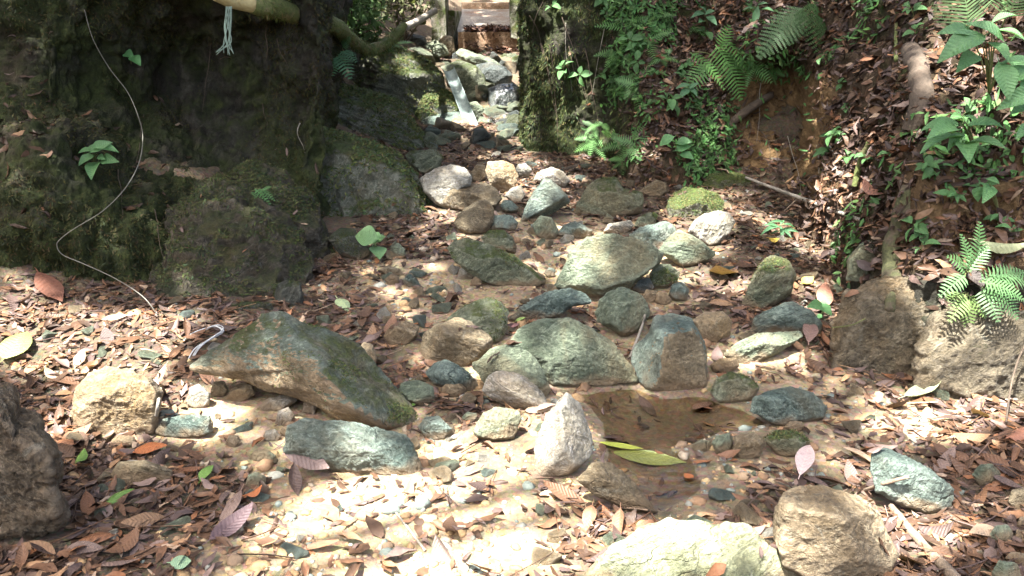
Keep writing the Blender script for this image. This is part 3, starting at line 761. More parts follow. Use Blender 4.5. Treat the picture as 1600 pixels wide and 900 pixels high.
# -- middle of the bed
rock('rock', 'green-topped rounded rock under the grassy ledge', [(632, 242), (645, 235), (680, 233), (692, 247), (686, 262), (665, 273), (653, 270), (640, 256)], 'mossy')
rock('boulder', 'whitish sunlit boulder left of the brown pillow stone', [(655, 280), (678, 264), (705, 258), (727, 261), (738, 276), (736, 290), (716, 300), (700, 330), (680, 318), (664, 300)], 'pale', 'boulder', T=0.8)
rock('boulder', 'brown pillow-shaped boulder in the middle pile', [(690, 315), (697, 297), (712, 289), (740, 287), (765, 289), (778, 297), (784, 310), (777, 323), (750, 328), (720, 333), (700, 328)], 'brown', 'boulder')
rock('boulder', 'egg-shaped brown boulder below the pillow-shaped one', [(708, 347), (725, 327), (742, 315), (762, 312), (772, 325), (770, 347), (760, 363), (732, 367), (716, 359)], 'brown', 'boulder', k=20)
rock('rock', 'tan upright boulder behind the pillow-shaped one', [(759, 266), (762, 253), (785, 251), (803, 257), (810, 275), (805, 292), (795, 304), (779, 298), (766, 290)], 'ochre', 'boulder', k=25)
rock('rock', 'round dark green cobble right of the egg-shaped boulder', [(761, 348), (770, 338), (785, 335), (800, 337), (810, 348), (805, 360), (788, 363), (769, 360)], 'teal', k=17, cat='stone')
rock('rock', 'blue-grey cobble tucked beside the pillow-shaped boulder', [(782, 322), (787, 312), (800, 314), (811, 325), (807, 334), (790, 333)], 'teal', k=20, cat='stone')
rock('rock', 'pale block right of the tan upright boulder', [(788, 306), (800, 293), (815, 289), (821, 305), (815, 318), (800, 317)], 'pale', k=38, cat='stone')
rock('rock', 'small white round stone above the pale block', [(804, 266), (810, 257), (822, 255), (831, 265), (826, 277), (812, 278)], 'pale', k=20, cat='stone')
rock('rock', 'small dark round stone behind the tan boulder', [(735, 270), (745, 257), (758, 258), (762, 275), (750, 285), (738, 284)], 'brown', cat='stone')
rock('boulder', 'sharp teal wedge rock in the middle pile', [(812, 348), (820, 325), (834, 300), (850, 279), (862, 281), (885, 305), (890, 315), (872, 327), (846, 339), (822, 349)], 'teal', 'boulder', k=60, T=0.7, strata=0.03, tilt=0.2, planes=[(-0.35, 0.35, 0.85, 0.42), (0.5, -0.75, 0.3, 0.45)])
rock('rock', 'sunlit cream stone on top of the teal wedge', [(833, 281), (845, 267), (862, 261), (880, 268), (891, 282), (882, 294), (864, 288)], 'pale', cat='stone', depth=6.1)
rock('boulder', 'broad green-stained boulder at the foot of the fern bank', [(896, 337), (902, 316), (916, 292), (932, 279), (960, 276), (970, 289), (976, 297), (1000, 299), (1007, 312), (1001, 333), (980, 339), (950, 342), (920, 340)], 'mossy', 'boulder', T=0.7)
rock('rock', 'grey upright split stone below the teal wedge', [(831, 352), (845, 337), (862, 340), (873, 360), (868, 374), (850, 375), (837, 367)], 'grey', k=26, strata=0.05)
rock('rock', 'low dark green stone above the big flat-faced boulder', [(868, 367), (880, 352), (900, 346), (926, 360), (923, 371), (895, 373)], 'teal', k=38)
rock('rock', 'small triangular stone against the broad green boulder', [(938, 348), (949, 333), (959, 340), (958, 350)], 'grey', cat='stone')
rock('rock', 'pale flat stone behind the big flat-faced boulder', [(942, 362), (950, 350), (985, 344), (991, 352), (979, 366), (955, 365)], 'pale', k=41, cat='stone')
rock('rock', 'mossy grey stone left of the moss-capped boulder', [(989, 356), (997, 340), (1015, 331), (1026, 335), (1024, 352), (1005, 358)], 'mossy', k=38)
rock('rock', 'brown hollowed stone between the green boulder and moss cap', [(998, 300), (1010, 290), (1025, 281), (1041, 286), (1046, 299), (1035, 309), (1014, 307)], 'brown', cat='stone')
rock('boulder', 'moss-capped boulder overhanging a dark gap', [(1042, 326), (1049, 305), (1069, 293), (1095, 294), (1120, 302), (1132, 317), (1128, 331), (1104, 339), (1084, 350), (1067, 355), (1048, 347)], 'moss', 'boulder', depth=5.55)
rock('boulder', 'flat mossy boulder behind the moss-capped one', [(1094, 290), (1110, 274), (1137, 269), (1160, 273), (1179, 285), (1174, 302), (1150, 310), (1128, 310), (1108, 303)], 'moss', 'boulder', depth=6.1)
rock('boulder', 'bright sunlit cream boulder below the moss cap', [(1075, 362), (1084, 345), (1100, 334), (1125, 329), (1141, 332), (1149, 348), (1138, 367), (1126, 382), (1107, 386), (1093, 377)], 'pale', 'boulder', k=41)
rock('slab', 'grey-green slab behind the big flat-faced boulder', [(983, 368), (1000, 355), (1040, 346), (1054, 352), (1058, 368), (1034, 390), (1005, 388)], 'teal', 'rock', k=26, T=0.6, tilt=0.4)
rock('slab', 'pale cracked slab pointing right from the flat-faced boulder', [(1028, 393), (1044, 372), (1060, 359), (1080, 367), (1100, 381), (1118, 397), (1106, 408), (1087, 416), (1064, 418), (1046, 404)], 'grey', 'rock', k=60, T=0.6, strata=0.05, sdir=(0.2, 0.4, 1))
rock('boulder', 'big flat-faced lichen grey boulder in mid-stream', [(863, 449), (880, 417), (889, 395), (906, 375), (932, 365), (962, 364), (990, 374), (1020, 384), (1038, 396), (1031, 412), (1010, 427), (980, 452), (946, 470), (920, 464), (890, 457)], 'grey', 'boulder', k=60, T=0.55, tilt=0.35, jit=0.05, planes=[(0.05, 0.45, 0.90, 0.36), (0.45, -0.75, 0.35, 0.72), (-0.7, 0.1, 0.5, 0.72)])
rock('rock', 'shaded grey stone under the right edge of the flat-faced boulder', [(1014, 428), (1027, 412), (1047, 413), (1062, 425), (1057, 442), (1035, 453), (1018, 448)], 'mossy', k=26)
rock('rock', 'dark stone in the gap under the flat-faced boulder', [(985, 452), (1000, 436), (1016, 434), (1022, 450), (1005, 460)], 'dark')
rock('rock', 'small round teal stone below the cracked slab', [(1044, 463), (1050, 445), (1065, 440), (1077, 452), (1073, 470), (1055, 472)], 'teal', k=25, cat='stone')
rock('rock', 'tan cobble between the grey boulder and the teal stone', [(1003, 465), (1010, 452), (1024, 455), (1024, 472), (1010, 474)], 'ochre', cat='stone')
rock('rock', 'tan angular cobble next to the small teal stone', [(1023, 472), (1028, 456), (1042, 457), (1050, 470), (1040, 478)], 'ochre', cat='stone')
rock('boulder', 'long smooth grey-green boulder left of mid-stream', [(696, 387), (710, 376), (730, 372), (750, 377), (780, 389), (810, 404), (836, 425), (852, 441), (832, 450), (780, 449), (745, 438), (724, 421), (709, 405)], 'mossy', 'boulder', k=28, T=0.6, tilt=0.3)
rock('rock', 'pale green block behind the long smooth boulder', [(751, 372), (765, 362), (787, 359), (800, 370), (808, 386), (806, 398), (780, 392), (760, 382)], 'mossy', k=34)
rock('rock', 'smooth mossy stone beside the round-leaved seedling', [(513, 372), (530, 356), (552, 358), (572, 376), (580, 398), (560, 408), (530, 396)], 'dark_moss', T=0.7)
rock('rock', 'grey cobble in the litter right of the round-leaved seedling', [(611, 388), (622, 379), (633, 389), (635, 402), (620, 403)], 'grey', cat='stone')
rock('rock', 'white angular stone in front of the long smooth boulder', [(714, 435), (718, 420), (732, 416), (741, 425), (738, 437), (722, 439)], 'pale', k=44, cat='stone')
rock('rock', 'grey-green flat stone in the leaf litter left of the white stone', [(628, 438), (640, 427), (652, 436), (658, 448), (640, 450)], 'teal', cat='stone')
rock('rock', 'long thin tan stone in the litter below the seedling', [(590, 422), (605, 415), (625, 420), (630, 430), (610, 434)], 'brown', cat='stone')
rock('rock', 'round shaded cobble beside the long thin tan stone', [(600, 437), (612, 427), (623, 432), (624, 445), (608, 448)], 'brown', cat='stone')
rock('rock', 'pink-tan small stone by the white angular stone', [(735, 440), (742, 432), (754, 438), (752, 447), (740, 448)], 'ochre', cat='stone')
rock('rock', 'small teal-grey stone among wet leaves near mid-stream', [(850, 427), (858, 417), (868, 422), (867, 432), (856, 434)], 'teal', cat='stone')

# -- around the pool
rock('slab', 'dark teal slab above the large pale slab', [(792, 499), (812, 482), (852, 457), (893, 451), (914, 459), (924, 472), (893, 479), (877, 492), (847, 499), (813, 502)], 'teal', 'rock', k=60, T=0.45, strata=0.05, sdir=(0.5, 0.3, 1), tilt=0.2)
rock('boulder', 'knobbly grey boulder above the blocky rock', [(927, 492), (936, 470), (953, 456), (977, 451), (1001, 462), (1013, 487), (1000, 515), (973, 528), (953, 513), (933, 502)], 'grey', 'boulder', k=22, amp=0.09)
rock('slab', 'large pale smooth slab dipping into the pool', [(795, 535), (812, 511), (845, 499), (890, 498), (927, 515), (961, 541), (985, 571), (997, 596), (935, 606), (893, 608), (865, 604), (845, 590), (828, 562)], 'grey', 'boulder', k=28, T=0.42, tilt=0.5, jit=0.05, planes=[(0.1, 0.55, 0.85, 0.40), (0.3, -0.3, 0.9, 0.50), (0.8, 0.2, 0.5, 0.72), (-0.6, 0.3, 0.6, 0.66)])
rock('boulder', 'smooth grey boulder left of the pale slab', [(736, 569), (750, 559), (773, 542), (790, 538), (814, 542), (834, 559), (848, 580), (860, 610), (853, 620), (820, 625), (760, 605), (742, 580)], 'grey', 'boulder', k=25, T=0.6, tilt=0.2)
rock('boulder', 'rounded whitish boulder at the pool corner', [(754, 609), (760, 592), (773, 582), (797, 580), (818, 586), (838, 602), (855, 622), (857, 634), (837, 643), (800, 637), (766, 621)], 'pale', 'boulder', k=22, T=0.7)
rock('boulder', 'blocky brown boulder beside the dark smooth one', [(656, 549), (662, 520), (683, 506), (713, 496), (733, 502), (754, 516), (770, 530), (768, 546), (744, 563), (723, 578), (697, 572), (667, 570)], 'brown', 'boulder', k=26, T=0.8)
rock('boulder', 'dark smooth olive boulder behind the blocky brown one', [(698, 499), (720, 482), (747, 469), (767, 466), (784, 472), (795, 487), (792, 514), (783, 535), (768, 542), (745, 530)], 'mossy', 'boulder', k=41, T=0.75)
rock('boulder', 'upright blocky grey rock with a split face at the pool edge', [(986, 562), (992, 540), (1015, 518), (1025, 494), (1050, 491), (1081, 496), (1098, 527), (1105, 550), (1105, 606), (1060, 613), (1015, 613), (999, 595), (987, 572)], 'teal', 'boulder', k=60, T=0.8, strata=0.03, jit=0.05, planes=[(0.0, 0.85, 0.5, 0.70), (-0.85, 0.05, 0.55, 0.50), (0.38, -0.05, 0.92, 0.52), (0.1, -0.6, 0.6, 0.8)])
ob, Wd, F, _ = ROCKS[-1]
fn = np.cross(Wd[F[:, 1]] - Wd[F[:, 0]], Wd[F[:, 2]] - Wd[F[:, 0]]); fn /= np.linalg.norm(fn, axis=1, keepdims=True) + 1e-12
ob.data.materials.append(M['brown'])
sel = (fn @ np.array([0.35, -0.9, -0.1]) + 0.12 * fbm(Wd[F[:, 0]] * 9, 3, 5) > 0.62)
ob.data.polygons.foreach_set('material_index', sel.astype(np.int32)); ob.data.update()
rock('rock', 'tan rock behind the right shoulder of the blocky grey rock', [(1082, 500), (1100, 488), (1130, 486), (1144, 500), (1141, 522), (1120, 538), (1098, 534)], 'ochre', k=38)
rock('rock', 'mossy pyramid rock in the leaves below the bank', [(1158, 480), (1172, 443), (1190, 410), (1206, 397), (1231, 405), (1245, 430), (1236, 457), (1215, 474), (1190, 484)], 'mossy', 'boulder', k=34, T=0.7)
rock('rock', 'wide grey-green rock below the mossy pyramid', [(1168, 522), (1180, 495), (1210, 480), (1237, 470), (1266, 484), (1284, 505), (1282, 524), (1255, 525), (1220, 522), (1200, 526)], 'teal', 'boulder', k=26)
rock('slab', 'tilted greenish slab in front of the wide grey-green rock', [(1132, 554), (1150, 537), (1180, 521), (1220, 518), (1250, 517), (1256, 525), (1222, 548), (1187, 566), (1160, 571), (1140, 564)], 'grey', 'rock', k=60, T=0.55, tilt=0.2)
rock('rock', 'small round tan stone left of the tilted slab', [(1109, 570), (1125, 560), (1150, 559), (1155, 572), (1136, 584), (1114, 582)], 'ochre', k=20, cat='stone')
rock('rock', 'olive rock standing at the pool margin below the tan stone', [(1109, 613), (1119, 592), (1140, 581), (1166, 589), (1187, 605), (1177, 626), (1150, 632), (1124, 630)], 'mossy', k=31)
rock('boulder', 'rounded green-grey boulder on the right pool shore', [(1172, 642), (1177, 621), (1200, 611), (1235, 604), (1270, 614), (1292, 635), (1287, 653), (1255, 660), (1225, 668), (1198, 658)], 'teal', 'boulder', k=34, T=0.8)
rock('rock', 'flat grey stone half under water at the pool rim', [(1112, 692), (1120, 680), (1140, 676), (1146, 690), (1141, 708), (1120, 710)], 'grey', k=34)
rock('rock', 'grey rounded stone second from the flat half-sunk one', [(1144, 702), (1150, 680), (1180, 676), (1197, 690), (1187, 713), (1160, 721)], 'brown', k=31)
rock('rock', 'low grey-green stone below the round shore boulder', [(1193, 688), (1215, 671), (1245, 674), (1266, 690), (1252, 714), (1220, 716)], 'mossy', k=31)
rock('rock', 'thin flat stone lying in the pool mud', [(1077, 697), (1095, 686), (1113, 690), (1109, 707), (1090, 709)], 'grey', k=31, T=0.4)
rock('rock', 'small tan stone touching the round shore boulder', [(1225, 668), (1235, 658), (1253, 659), (1257, 671), (1240, 676)], 'ochre', cat='stone')
rock('boulder', 'white ridge-shaped rock on the left pool shore', [(830, 748), (836, 702), (845, 670), (855, 648), (870, 628), (885, 613), (906, 629), (917, 655), (927, 690), (922, 718), (890, 742), (860, 750)], 'pale', 'boulder', k=31, T=0.7, tilt=0.8, planes=[(0.75, 0.25, 0.6, 0.40), (-0.7, 0.1, 0.65, 0.42), (0, -0.6, 0.7, 0.7)])
rock('rock', 'half-buried wet rock sloping into the pool', [(900, 750), (925, 724), (950, 721), (972, 735), (1002, 770), (1030, 803), (985, 800), (930, 775)], 'brown', k=28, T=0.5, tilt=0.3)
rock('slab', 'large pale green slab at the bottom of the picture', [(890, 920), (950, 855), (1000, 825), (1040, 812), (1080, 811), (1120, 818), (1166, 816), (1187, 840), (1222, 870), (1258, 908), (1250, 985), (1060, 1010), (890, 985)], 'pale_green', 'boulder', k=41, T=0.55, tilt=0.5, jit=0.05, depth=2.28, planes=[(0.1, 0.6, 0.8, 0.42), (-0.5, 0.3, 0.7, 0.6), (0.7, 0.2, 0.6, 0.66)])
rock('boulder', 'squarish tan-green boulder beside the bottom slab', [(1212, 805), (1221, 770), (1250, 756), (1290, 757), (1340, 774), (1370, 798), (1387, 830), (1404, 865), (1392, 905), (1340, 922), (1270, 915), (1222, 885), (1210, 840)], 'ochre', 'boulder', k=38, T=0.75, planes=[(0.1, 0.85, 0.45, 0.62), (-0.25, -0.2, 0.95, 0.55), (0.65, 0.1, 0.7, 0.60), (0.2, -0.7, 0.6, 0.7)])
rock('slab', 'blue-green slab lying in dead leaves on the right', [(1362, 707), (1385, 699), (1410, 711), (1446, 729), (1471, 750), (1492, 765), (1487, 793), (1450, 804), (1410, 790), (1369, 768), (1360, 735)], 'teal', 'boulder', k=41, T=0.5, tilt=0.4)
rock('rock', 'round grey stone right of the blue-green slab', [(1518, 742), (1530, 727), (1550, 724), (1564, 740), (1557, 760), (1533, 761)], 'grey', k=20, cat='stone')
rock('rock', 'grey-green round stone in the lower right corner cluster', [(1545, 837), (1555, 822), (1575, 819), (1584, 835), (1577, 853), (1553, 851)], 'grey', k=20, cat='stone')
rock('rock', 'broad grey stone at the bottom right corner', [(1550, 895), (1560, 875), (1590, 880), (1598, 910), (1570, 922), (1552, 915)], 'grey', k=25, cat='stone')
rock('rock', 'tan stone above the broad corner stone', [(1570, 872), (1580, 862), (1605, 866), (1612, 885), (1590, 888)], 'ochre', cat='stone')
rock('rock', 'tan-grey stone cut by the right picture edge', [(1575, 783), (1582, 765), (1600, 761), (1618, 780), (1605, 800), (1585, 800)], 'brown', cat='stone')
rock('rock', 'ochre cobble beside the grey-green corner stone', [(1583, 842), (1590, 827), (1615, 829), (1615, 852), (1592, 853)], 'ochre', cat='stone')
rock('rock', 'flat tan stone above the ochre corner cobble', [(1586, 822), (1594, 808), (1612, 807), (1618, 822), (1600, 828)], 'ochre', cat='stone')

# -- left foreground
rock('boulder', 'big angular green rock with an undercut brown face', [(294, 579), (330, 549), (373, 522), (405, 494), (423, 488), (445, 489), (462, 503), (493, 511), (527, 521), (562, 536), (582, 564), (597, 583), (616, 603), (637, 627), (649, 650), (640, 664), (600, 668), (565, 664), (533, 655), (497, 634), (467, 622), (423, 612), (378, 588), (330, 580)],
     'teal_moss', 'boulder', k=60, T=0.95, depth=3.30, jit=0.04, strata=0.02, sdir=(0.8, -0.2, 0.6), amp=0.04, keep=True,
     ow=[0.1, 0, 0, 0, 0, 0, -0.1, -0.2, -0.3, -0.4, -0.3, -0.2, -0.1, 0, 0.1, 0.3, 0.45, 0.5, 0.4, -0.1, -0.3, -0.4, -0.3, -0.1], front=[(446, 500, 0.2), (478, 548, 0.62), (515, 592, 0.85), (548, 632, 0.9), (345, 562, 0.25), (590, 655, 0.75)])
ob, Wd, F, _ = ROCKS[-1]
fn = np.cross(Wd[F[:, 1]] - Wd[F[:, 0]], Wd[F[:, 2]] - Wd[F[:, 0]]); fn /= np.linalg.norm(fn, axis=1, keepdims=True) + 1e-12
ob.data.materials.append(M['broken'])
fc = (Wd[F[:, 0]] - np.array(ob.location)) 
sel = fn @ np.array([-0.45, -0.62, -0.64]) + 0.08 * fbm(Wd[F[:, 0]] * 9, 3, 5) > 0.22
ob.data.polygons.foreach_set('material_index', sel.astype(np.int32)); ob.data.update()
rock('boulder', 'tan sunlit boulder at the left', [(110, 645), (118, 605), (139, 584), (165, 572), (200, 578), (236, 588), (254, 610), (250, 642), (242, 675), (215, 688), (180, 686), (140, 680), (116, 664)], 'ochre', 'boulder', k=34, T=0.75)
rock('slab', 'narrow grey-green slab right of the tan sunlit boulder', [(241, 676), (255, 655), (290, 648), (329, 649), (333, 674), (310, 684), (268, 685)], 'teal', 'rock', k=54, T=0.6)
rock('slab', 'flat teal slab below the big angular rock', [(444, 704), (449, 665), (470, 654), (520, 658), (580, 668), (632, 679), (645, 695), (657, 725), (660, 748), (610, 747), (540, 738), (478, 720)], 'teal', 'boulder', k=26, T=0.42, tilt=0.55, jit=0.05, planes=[(0.05, 0.7, 0.7, 0.45), (-0.1, -0.5, 0.85, 0.62), (0.6, 0.2, 0.7, 0.72)])
rock('rock', 'flat olive stone in the leaves at lower left', [(172, 742), (185, 721), (230, 720), (269, 735), (267, 758), (215, 761), (179, 758)], 'brown', k=38, T=0.5, tilt=0.3)
rock('rock', 'thin tan stone under the tan sunlit boulder', [(165, 695), (185, 680), (210, 682), (215, 697), (190, 703)], 'brown', cat='stone')
rock('rock', 'round grey stone touching the right end of the angular rock', [(619, 612), (630, 597), (655, 594), (676, 604), (679, 624), (660, 636), (634, 631)], 'grey', k=20, cat='stone')
rock('rock', 'teal oval rock below the blocky brown boulder', [(664, 582), (680, 566), (700, 562), (725, 576), (744, 593), (747, 606), (725, 614), (700, 606), (678, 600)], 'teal', k=25)
rock('rock', 'small ochre stone under the teal oval rock', [(688, 607), (700, 597), (715, 596), (729, 607), (722, 620), (699, 620)], 'ochre', k=25, cat='stone')
rock('rock', 'square-cut grey block in the gravel below the whitish boulder', [(738, 674), (755, 645), (775, 636), (811, 642), (815, 655), (802, 685), (770, 692), (744, 686)], 'grey', k=54, T=0.7)
rock('rock', 'blue-grey wedge stone left of the square-cut block', [(653, 667), (665, 652), (685, 649), (707, 670), (697, 686), (668, 689)], 'teal', k=26, cat='stone')
rock('rock', 'small green-grey cobble above the square-cut block', [(721, 652), (730, 643), (745, 646), (747, 659), (730, 663)], 'grey', cat='stone')
rock('rock', 'small yellow boulder alone in the leaf litter', [(599, 527), (610, 507), (635, 501), (655, 510), (652, 527), (636, 540), (609, 540)], 'ochre', k=34, T=0.8)
rock('rock', 'narrow tan stone behind the angular rock', [(562, 545), (569, 533), (583, 539), (589, 562), (582, 574), (569, 565)], 'ochre', cat='stone')
rock('rock', 'cream stone tucked under the left point of the angular rock', [(290, 630), (297, 605), (310, 599), (329, 614), (327, 636), (305, 641)], 'pale', cat='stone')
rock('rock', 'brown stone in the shade of the angular rock', [(329, 612), (333, 597), (350, 594), (357, 610), (346, 624), (333, 622)], 'brown', cat='stone')
rock('rock', 'tan long stone in the hollow of the angular rock', [(348, 626), (365, 605), (380, 597), (397, 599), (397, 617), (375, 630)], 'ochre', cat='stone')
rock('rock', 'upright white stone in the middle of the undercut', [(471, 644), (477, 620), (487, 616), (495, 635), (492, 648)], 'pale', k=26, cat='stone')
rock('rock', 'long cream stone lying under the undercut face', [(403, 635), (420, 622), (450, 616), (465, 625), (442, 643), (414, 647)], 'pale', k=38, cat='stone')
rock('rock', 'cream stone left of the flat teal slab', [(428, 664), (435, 642), (450, 636), (462, 648), (452, 667)], 'pale', cat='stone')
rock('rock', 'round ochre cobble in the gravel left of the flat slab', [(352, 692), (358, 680), (372, 680), (378, 692), (370, 702), (357, 701)], 'ochre', k=18, cat='stone')
rock('rock', 'small ochre ball stone against the flat teal slab', [(437, 676), (440, 667), (450, 666), (453, 677), (446, 684)], 'ochre', k=18, cat='stone')
rock('rock', 'white cobble above the left end of the flat slab', [(409, 687), (415, 673), (430, 670), (440, 682), (432, 693), (416, 693)], 'pale', cat='stone')
rock('rock', 'grey-green cobble in the leaves below the flat slab', [(383, 758), (388, 742), (402, 737), (416, 745), (415, 762), (398, 768)], 'grey', cat='stone')
rock('rock', 'grey cobble half under leaves left of the flat slab', [(388, 715), (398, 703), (418, 702), (432, 712), (425, 722), (400, 722)], 'grey', cat='stone')

# -- loose small stones on the bed
BIG = len(ROCKS)
_small = []
for i in range(8):
    D, F = ico(4)
    rs = np.random.default_rng(900 + i)
    hp = rs.normal(0, 1, (11, 3)); hp = hp / np.linalg.norm(hp, axis=1, keepdims=True) * rs.uniform(0.8, 1.1, (11, 1))
    pl = hull_planes(hp.tolist()); q = np.maximum(D @ pl[:, :3].T, 0) / pl[:, 3]
    P = D / (np.sum(q ** 22, 1) ** (1 / 22.0) + 1e-9)[:, None]
    P = P * (1 + 0.10 * fbm(D * 2.2 + i * 9, 3, 50 + i)[:, None]) * np.array([1.15, rs.uniform(0.7, 1.0), rs.uniform(0.5, 0.8)])
    _small.append((P, F))
_small_me = {}
BVH = BVHTree.FromPolygons(np.concatenate(BV).tolist(), np.concatenate(BF).tolist())
OWN = np.concatenate(BO)
def drop(x, y, top=2.2):
    h = BVH.ray_cast(Vector((x, y, top)), Vector((0, 0, -1)))
    if h[0] is None: return None
    return np.array(h[0]), np.array(h[1]), int(OWN[h[2]])
def hit(px, py):
    d = ray(px, py); d = d / np.linalg.norm(d)
    h = BVH.ray_cast(Vector(CAM), Vector(d))
    if h[0] is None: return at_y(px, py, 10.0), np.array([0, 0, 1.0]), -1
    n = np.array(h[1])
    if n @ d > 0: n = -n
    return np.array(h[0]), n, int(OWN[h[2]])
def zone_of(P):
    px, py, _ = project(P)
    if py < 380: return 'upstream behind the middle boulders'
    if py < 560: return 'among the middle boulders' if px > 680 else ('in the litter left of the middle boulders' if px > 300 else 'in the litter under the dark wall')
    if px < 300: return 'in the left foreground litter'
    if px < 850: return 'on the bright gravel of the foreground'
    if px < 1250: return 'around the pool'
    return 'in the right foreground litter'
STONE_WORD = {'grey': 'grey', 'ochre': 'ochre', 'pale': 'cream', 'brown': 'brown', 'teal': 'blue-green', 'mossy': 'mossy', 'dark': 'black'}
cnt = 0
while cnt < 270:
    y = random.uniform(2.0, 7.6) if cnt < 170 else random.uniform(3.2, 6.4); x = random.uniform(-0.62, 0.62) * y
    if x < xleft(y) + 0.2 or x > xright(y): continue
    r = drop(x, y)
    if r is None or r[2] != 0: continue
    if poly_dist(np.array([x]), np.array([y]), POOL)[0] > -0.03 and random.random() < 0.9: continue
    s = random.uniform(0.022, 0.06) * (0.8 + 0.06 * y)
    k = random.randrange(8); mt = random.choice(['grey', 'grey', 'ochre', 'ochre', 'pale', 'brown', 'teal'])
    if (k, mt) not in _small_me: _small_me[(k, mt)] = mesh_np('stone', _small[k][0], _small[k][1], M[mt])
    o = bpy.data.objects.new('small_stone', _small_me[(k, mt)])
    o.location = r[0] + np.array([0, 0, s * 0.18]); o.scale = (s, s, s)
    o.rotation_euler = (random.uniform(-.3, .3), random.uniform(-.3, .3), random.uniform(0, 6.28))
    lb = 'small loose %s stone %s' % (STONE_WORD[mt], zone_of(r[0])); tag(link(o), lb, 'stone', lb.replace('stone', 'stones'))
    cnt += 1
cnt = 0
while cnt < 60:
    px, py = random.uniform(640, 826), random.uniform(84, 262)
    h, nrm, ow_ = hit(px, py)
    if ow_ != 0 or h[1] < 7.2: continue
    s = random.uniform(0.06, 0.17)
    k = random.randrange(8); mt = random.choice(['grey', 'grey', 'mossy', 'brown', 'teal', 'dark'])
    if (k, mt) not in _small_me: _small_me[(k, mt)] = mesh_np('stone', _small[k][0], _small[k][1], M[mt])
    o = bpy.data.objects.new('rubble_stone', _small_me[(k, mt)])
    o.location = h + np.array([0, 0, s * 0.15]); o.scale = (s, s, s)
    o.rotation_euler = (random.uniform(-.6, .6), random.uniform(-.6, .6), random.uniform(0, 6.28))
    lb = '%s rubble stone in the cascade at the gully head' % STONE_WORD[mt]; tag(link(o), lb, 'stone', lb.replace('stone', 'stones'))
    cnt += 1
#@@REST
# ================================================================== HEAD OF THE GULLY: concrete check dam
def block(name, x0, x1, y0, y1, z0, z1, mat, parent=None, loc=None, amp=0.012, n=14, slope=0.0):
    V, F, k = [], [], 0
    g = np.linspace(0, 1, n); A, B = np.meshgrid(g, g, indexing='ij')
    faces = [(A, B, 0 * A), (A, B, 0 * A + 1), (A, 0 * A, B), (A, 0 * A + 1, B), (0 * A, A, B), (0 * A + 1, A, B)]
    flip = [True, False, False, True, True, False]
    for (a, b, c), fl in zip(faces, flip):
        P = np.stack([x0 + (x1 - x0) * a, y0 + (y1 - y0) * b, z0 + (z1 - z0) * c + slope * b * c], -1).reshape(-1, 3)
        q = quads_grid(n, n) + k
        V.append(P); F.append(q[:, ::-1] if fl else q); k += n * n
    V = np.concatenate(V); F = np.concatenate(F)
    D = np.stack([fbm(V * 4 + 7 * i, 3, 60 + i) for i in range(3)], 1)
    V = V + D * amp
    collide(V, F, 5)
    return mobj(name, V, F, mat, parent=parent, loc=loc)
def zrow(px, py, Y): return at_y(px, py, Y)[2]
Yw = 11.4
xl = at_y(716, 60, Yw)[0]; xr = at_y(808, 60, Yw)[0]
dam = empty('check_dam', ((xl + xr) / 2, Yw, zrow(760, 80, Yw)))
tag(dam, 'stepped concrete check dam with brown faces at the gully head', 'dam')
block('lower_step', xl, xr, Yw, Yw + 0.5, zrow(760, 95, Yw), zrow(760, 50, Yw), M['rust_concrete'], dam)
block('apron', xl - 0.05, xr + 0.02, Yw + 0.502, 13.4, zrow(760, 70, Yw), zrow(760, 49, Yw) , M['concrete'], dam, slope=zrow(760, 14, 13.4) - zrow(760, 49, Yw))
block('upper_step', xl - 0.06, xr - 0.12, 13.402, 13.9, zrow(760, 30, 13.4), zrow(760, 4, 13.4), M['rust_concrete'], dam)
block('crest', xl - 0.1, xr - 0.08, 13.902, 16.5, zrow(760, 30, 13.4), zrow(760, 3, 13.4) + 0.01, M['concrete'], dam)
block('side_wall', xl - 0.32, xl - 0.062, Yw + 0.2, 15.5, zrow(760, 80, Yw), zrow(760, 28, Yw) + 0.1, M['moss_concrete'], dam, amp=0.03)
block('side_wall', xr + 0.03, xr + 0.5, Yw + 0.2, 15.5, zrow(760, 80, Yw), zrow(760, -60, Yw), M['moss_concrete'], dam, amp=0.05)
a = at_y(674, 60, 11.2); b = at_y(697, 60, 11.2)
o = block('concrete_post', a[0], b[0], 11.2, 11.75, a[2] - 0.2, zrow(690, -60, 11.2), M['moss_concrete'], loc=((a[0] + b[0]) / 2, 11.3, a[2]), amp=0.012)
tag(o, 'mossy upright concrete post left of the dam', 'post')
a = at_y(797, 40, 11.25); b = at_y(822, 40, 11.25)
o = block('concrete_post', a[0], b[0], 11.25, 11.55, a[2] - 0.15, zrow(805, -60, 11.25), M['moss_concrete'], loc=((a[0] + b[0]) / 2, 11.3, a[2]), amp=0.03)
tag(o, 'yellow-green mossy post right of the dam beside the cliff', 'post')

# waterfall: a thin sheet draped over the wet black rock
g = np.linspace(0, 1, 24)
P = []
for t in g:
    for s_ in np.linspace(-1, 1, 14):
        px = 786 + s_ * (13 + 9 * t) + 3 * math.sin(6 * t); py = 130 + 66 * t
        h, n, ow = hit(px, py)
        P.append(h + n * 0.012 - ray(px, py) * 0.02)
o = mobj('waterfall', np.array(P), quads_grid(24, 14), M['fall'], loc=P[0])
tag(o, 'thin trickle of water falling over the wet black rock', kind='structure')

# rebuild the collision tree with the dam in it
BVH = BVHTree.FromPolygons(np.concatenate(BV).tolist(), np.concatenate(BF).tolist())
OWN = np.concatenate(BO)

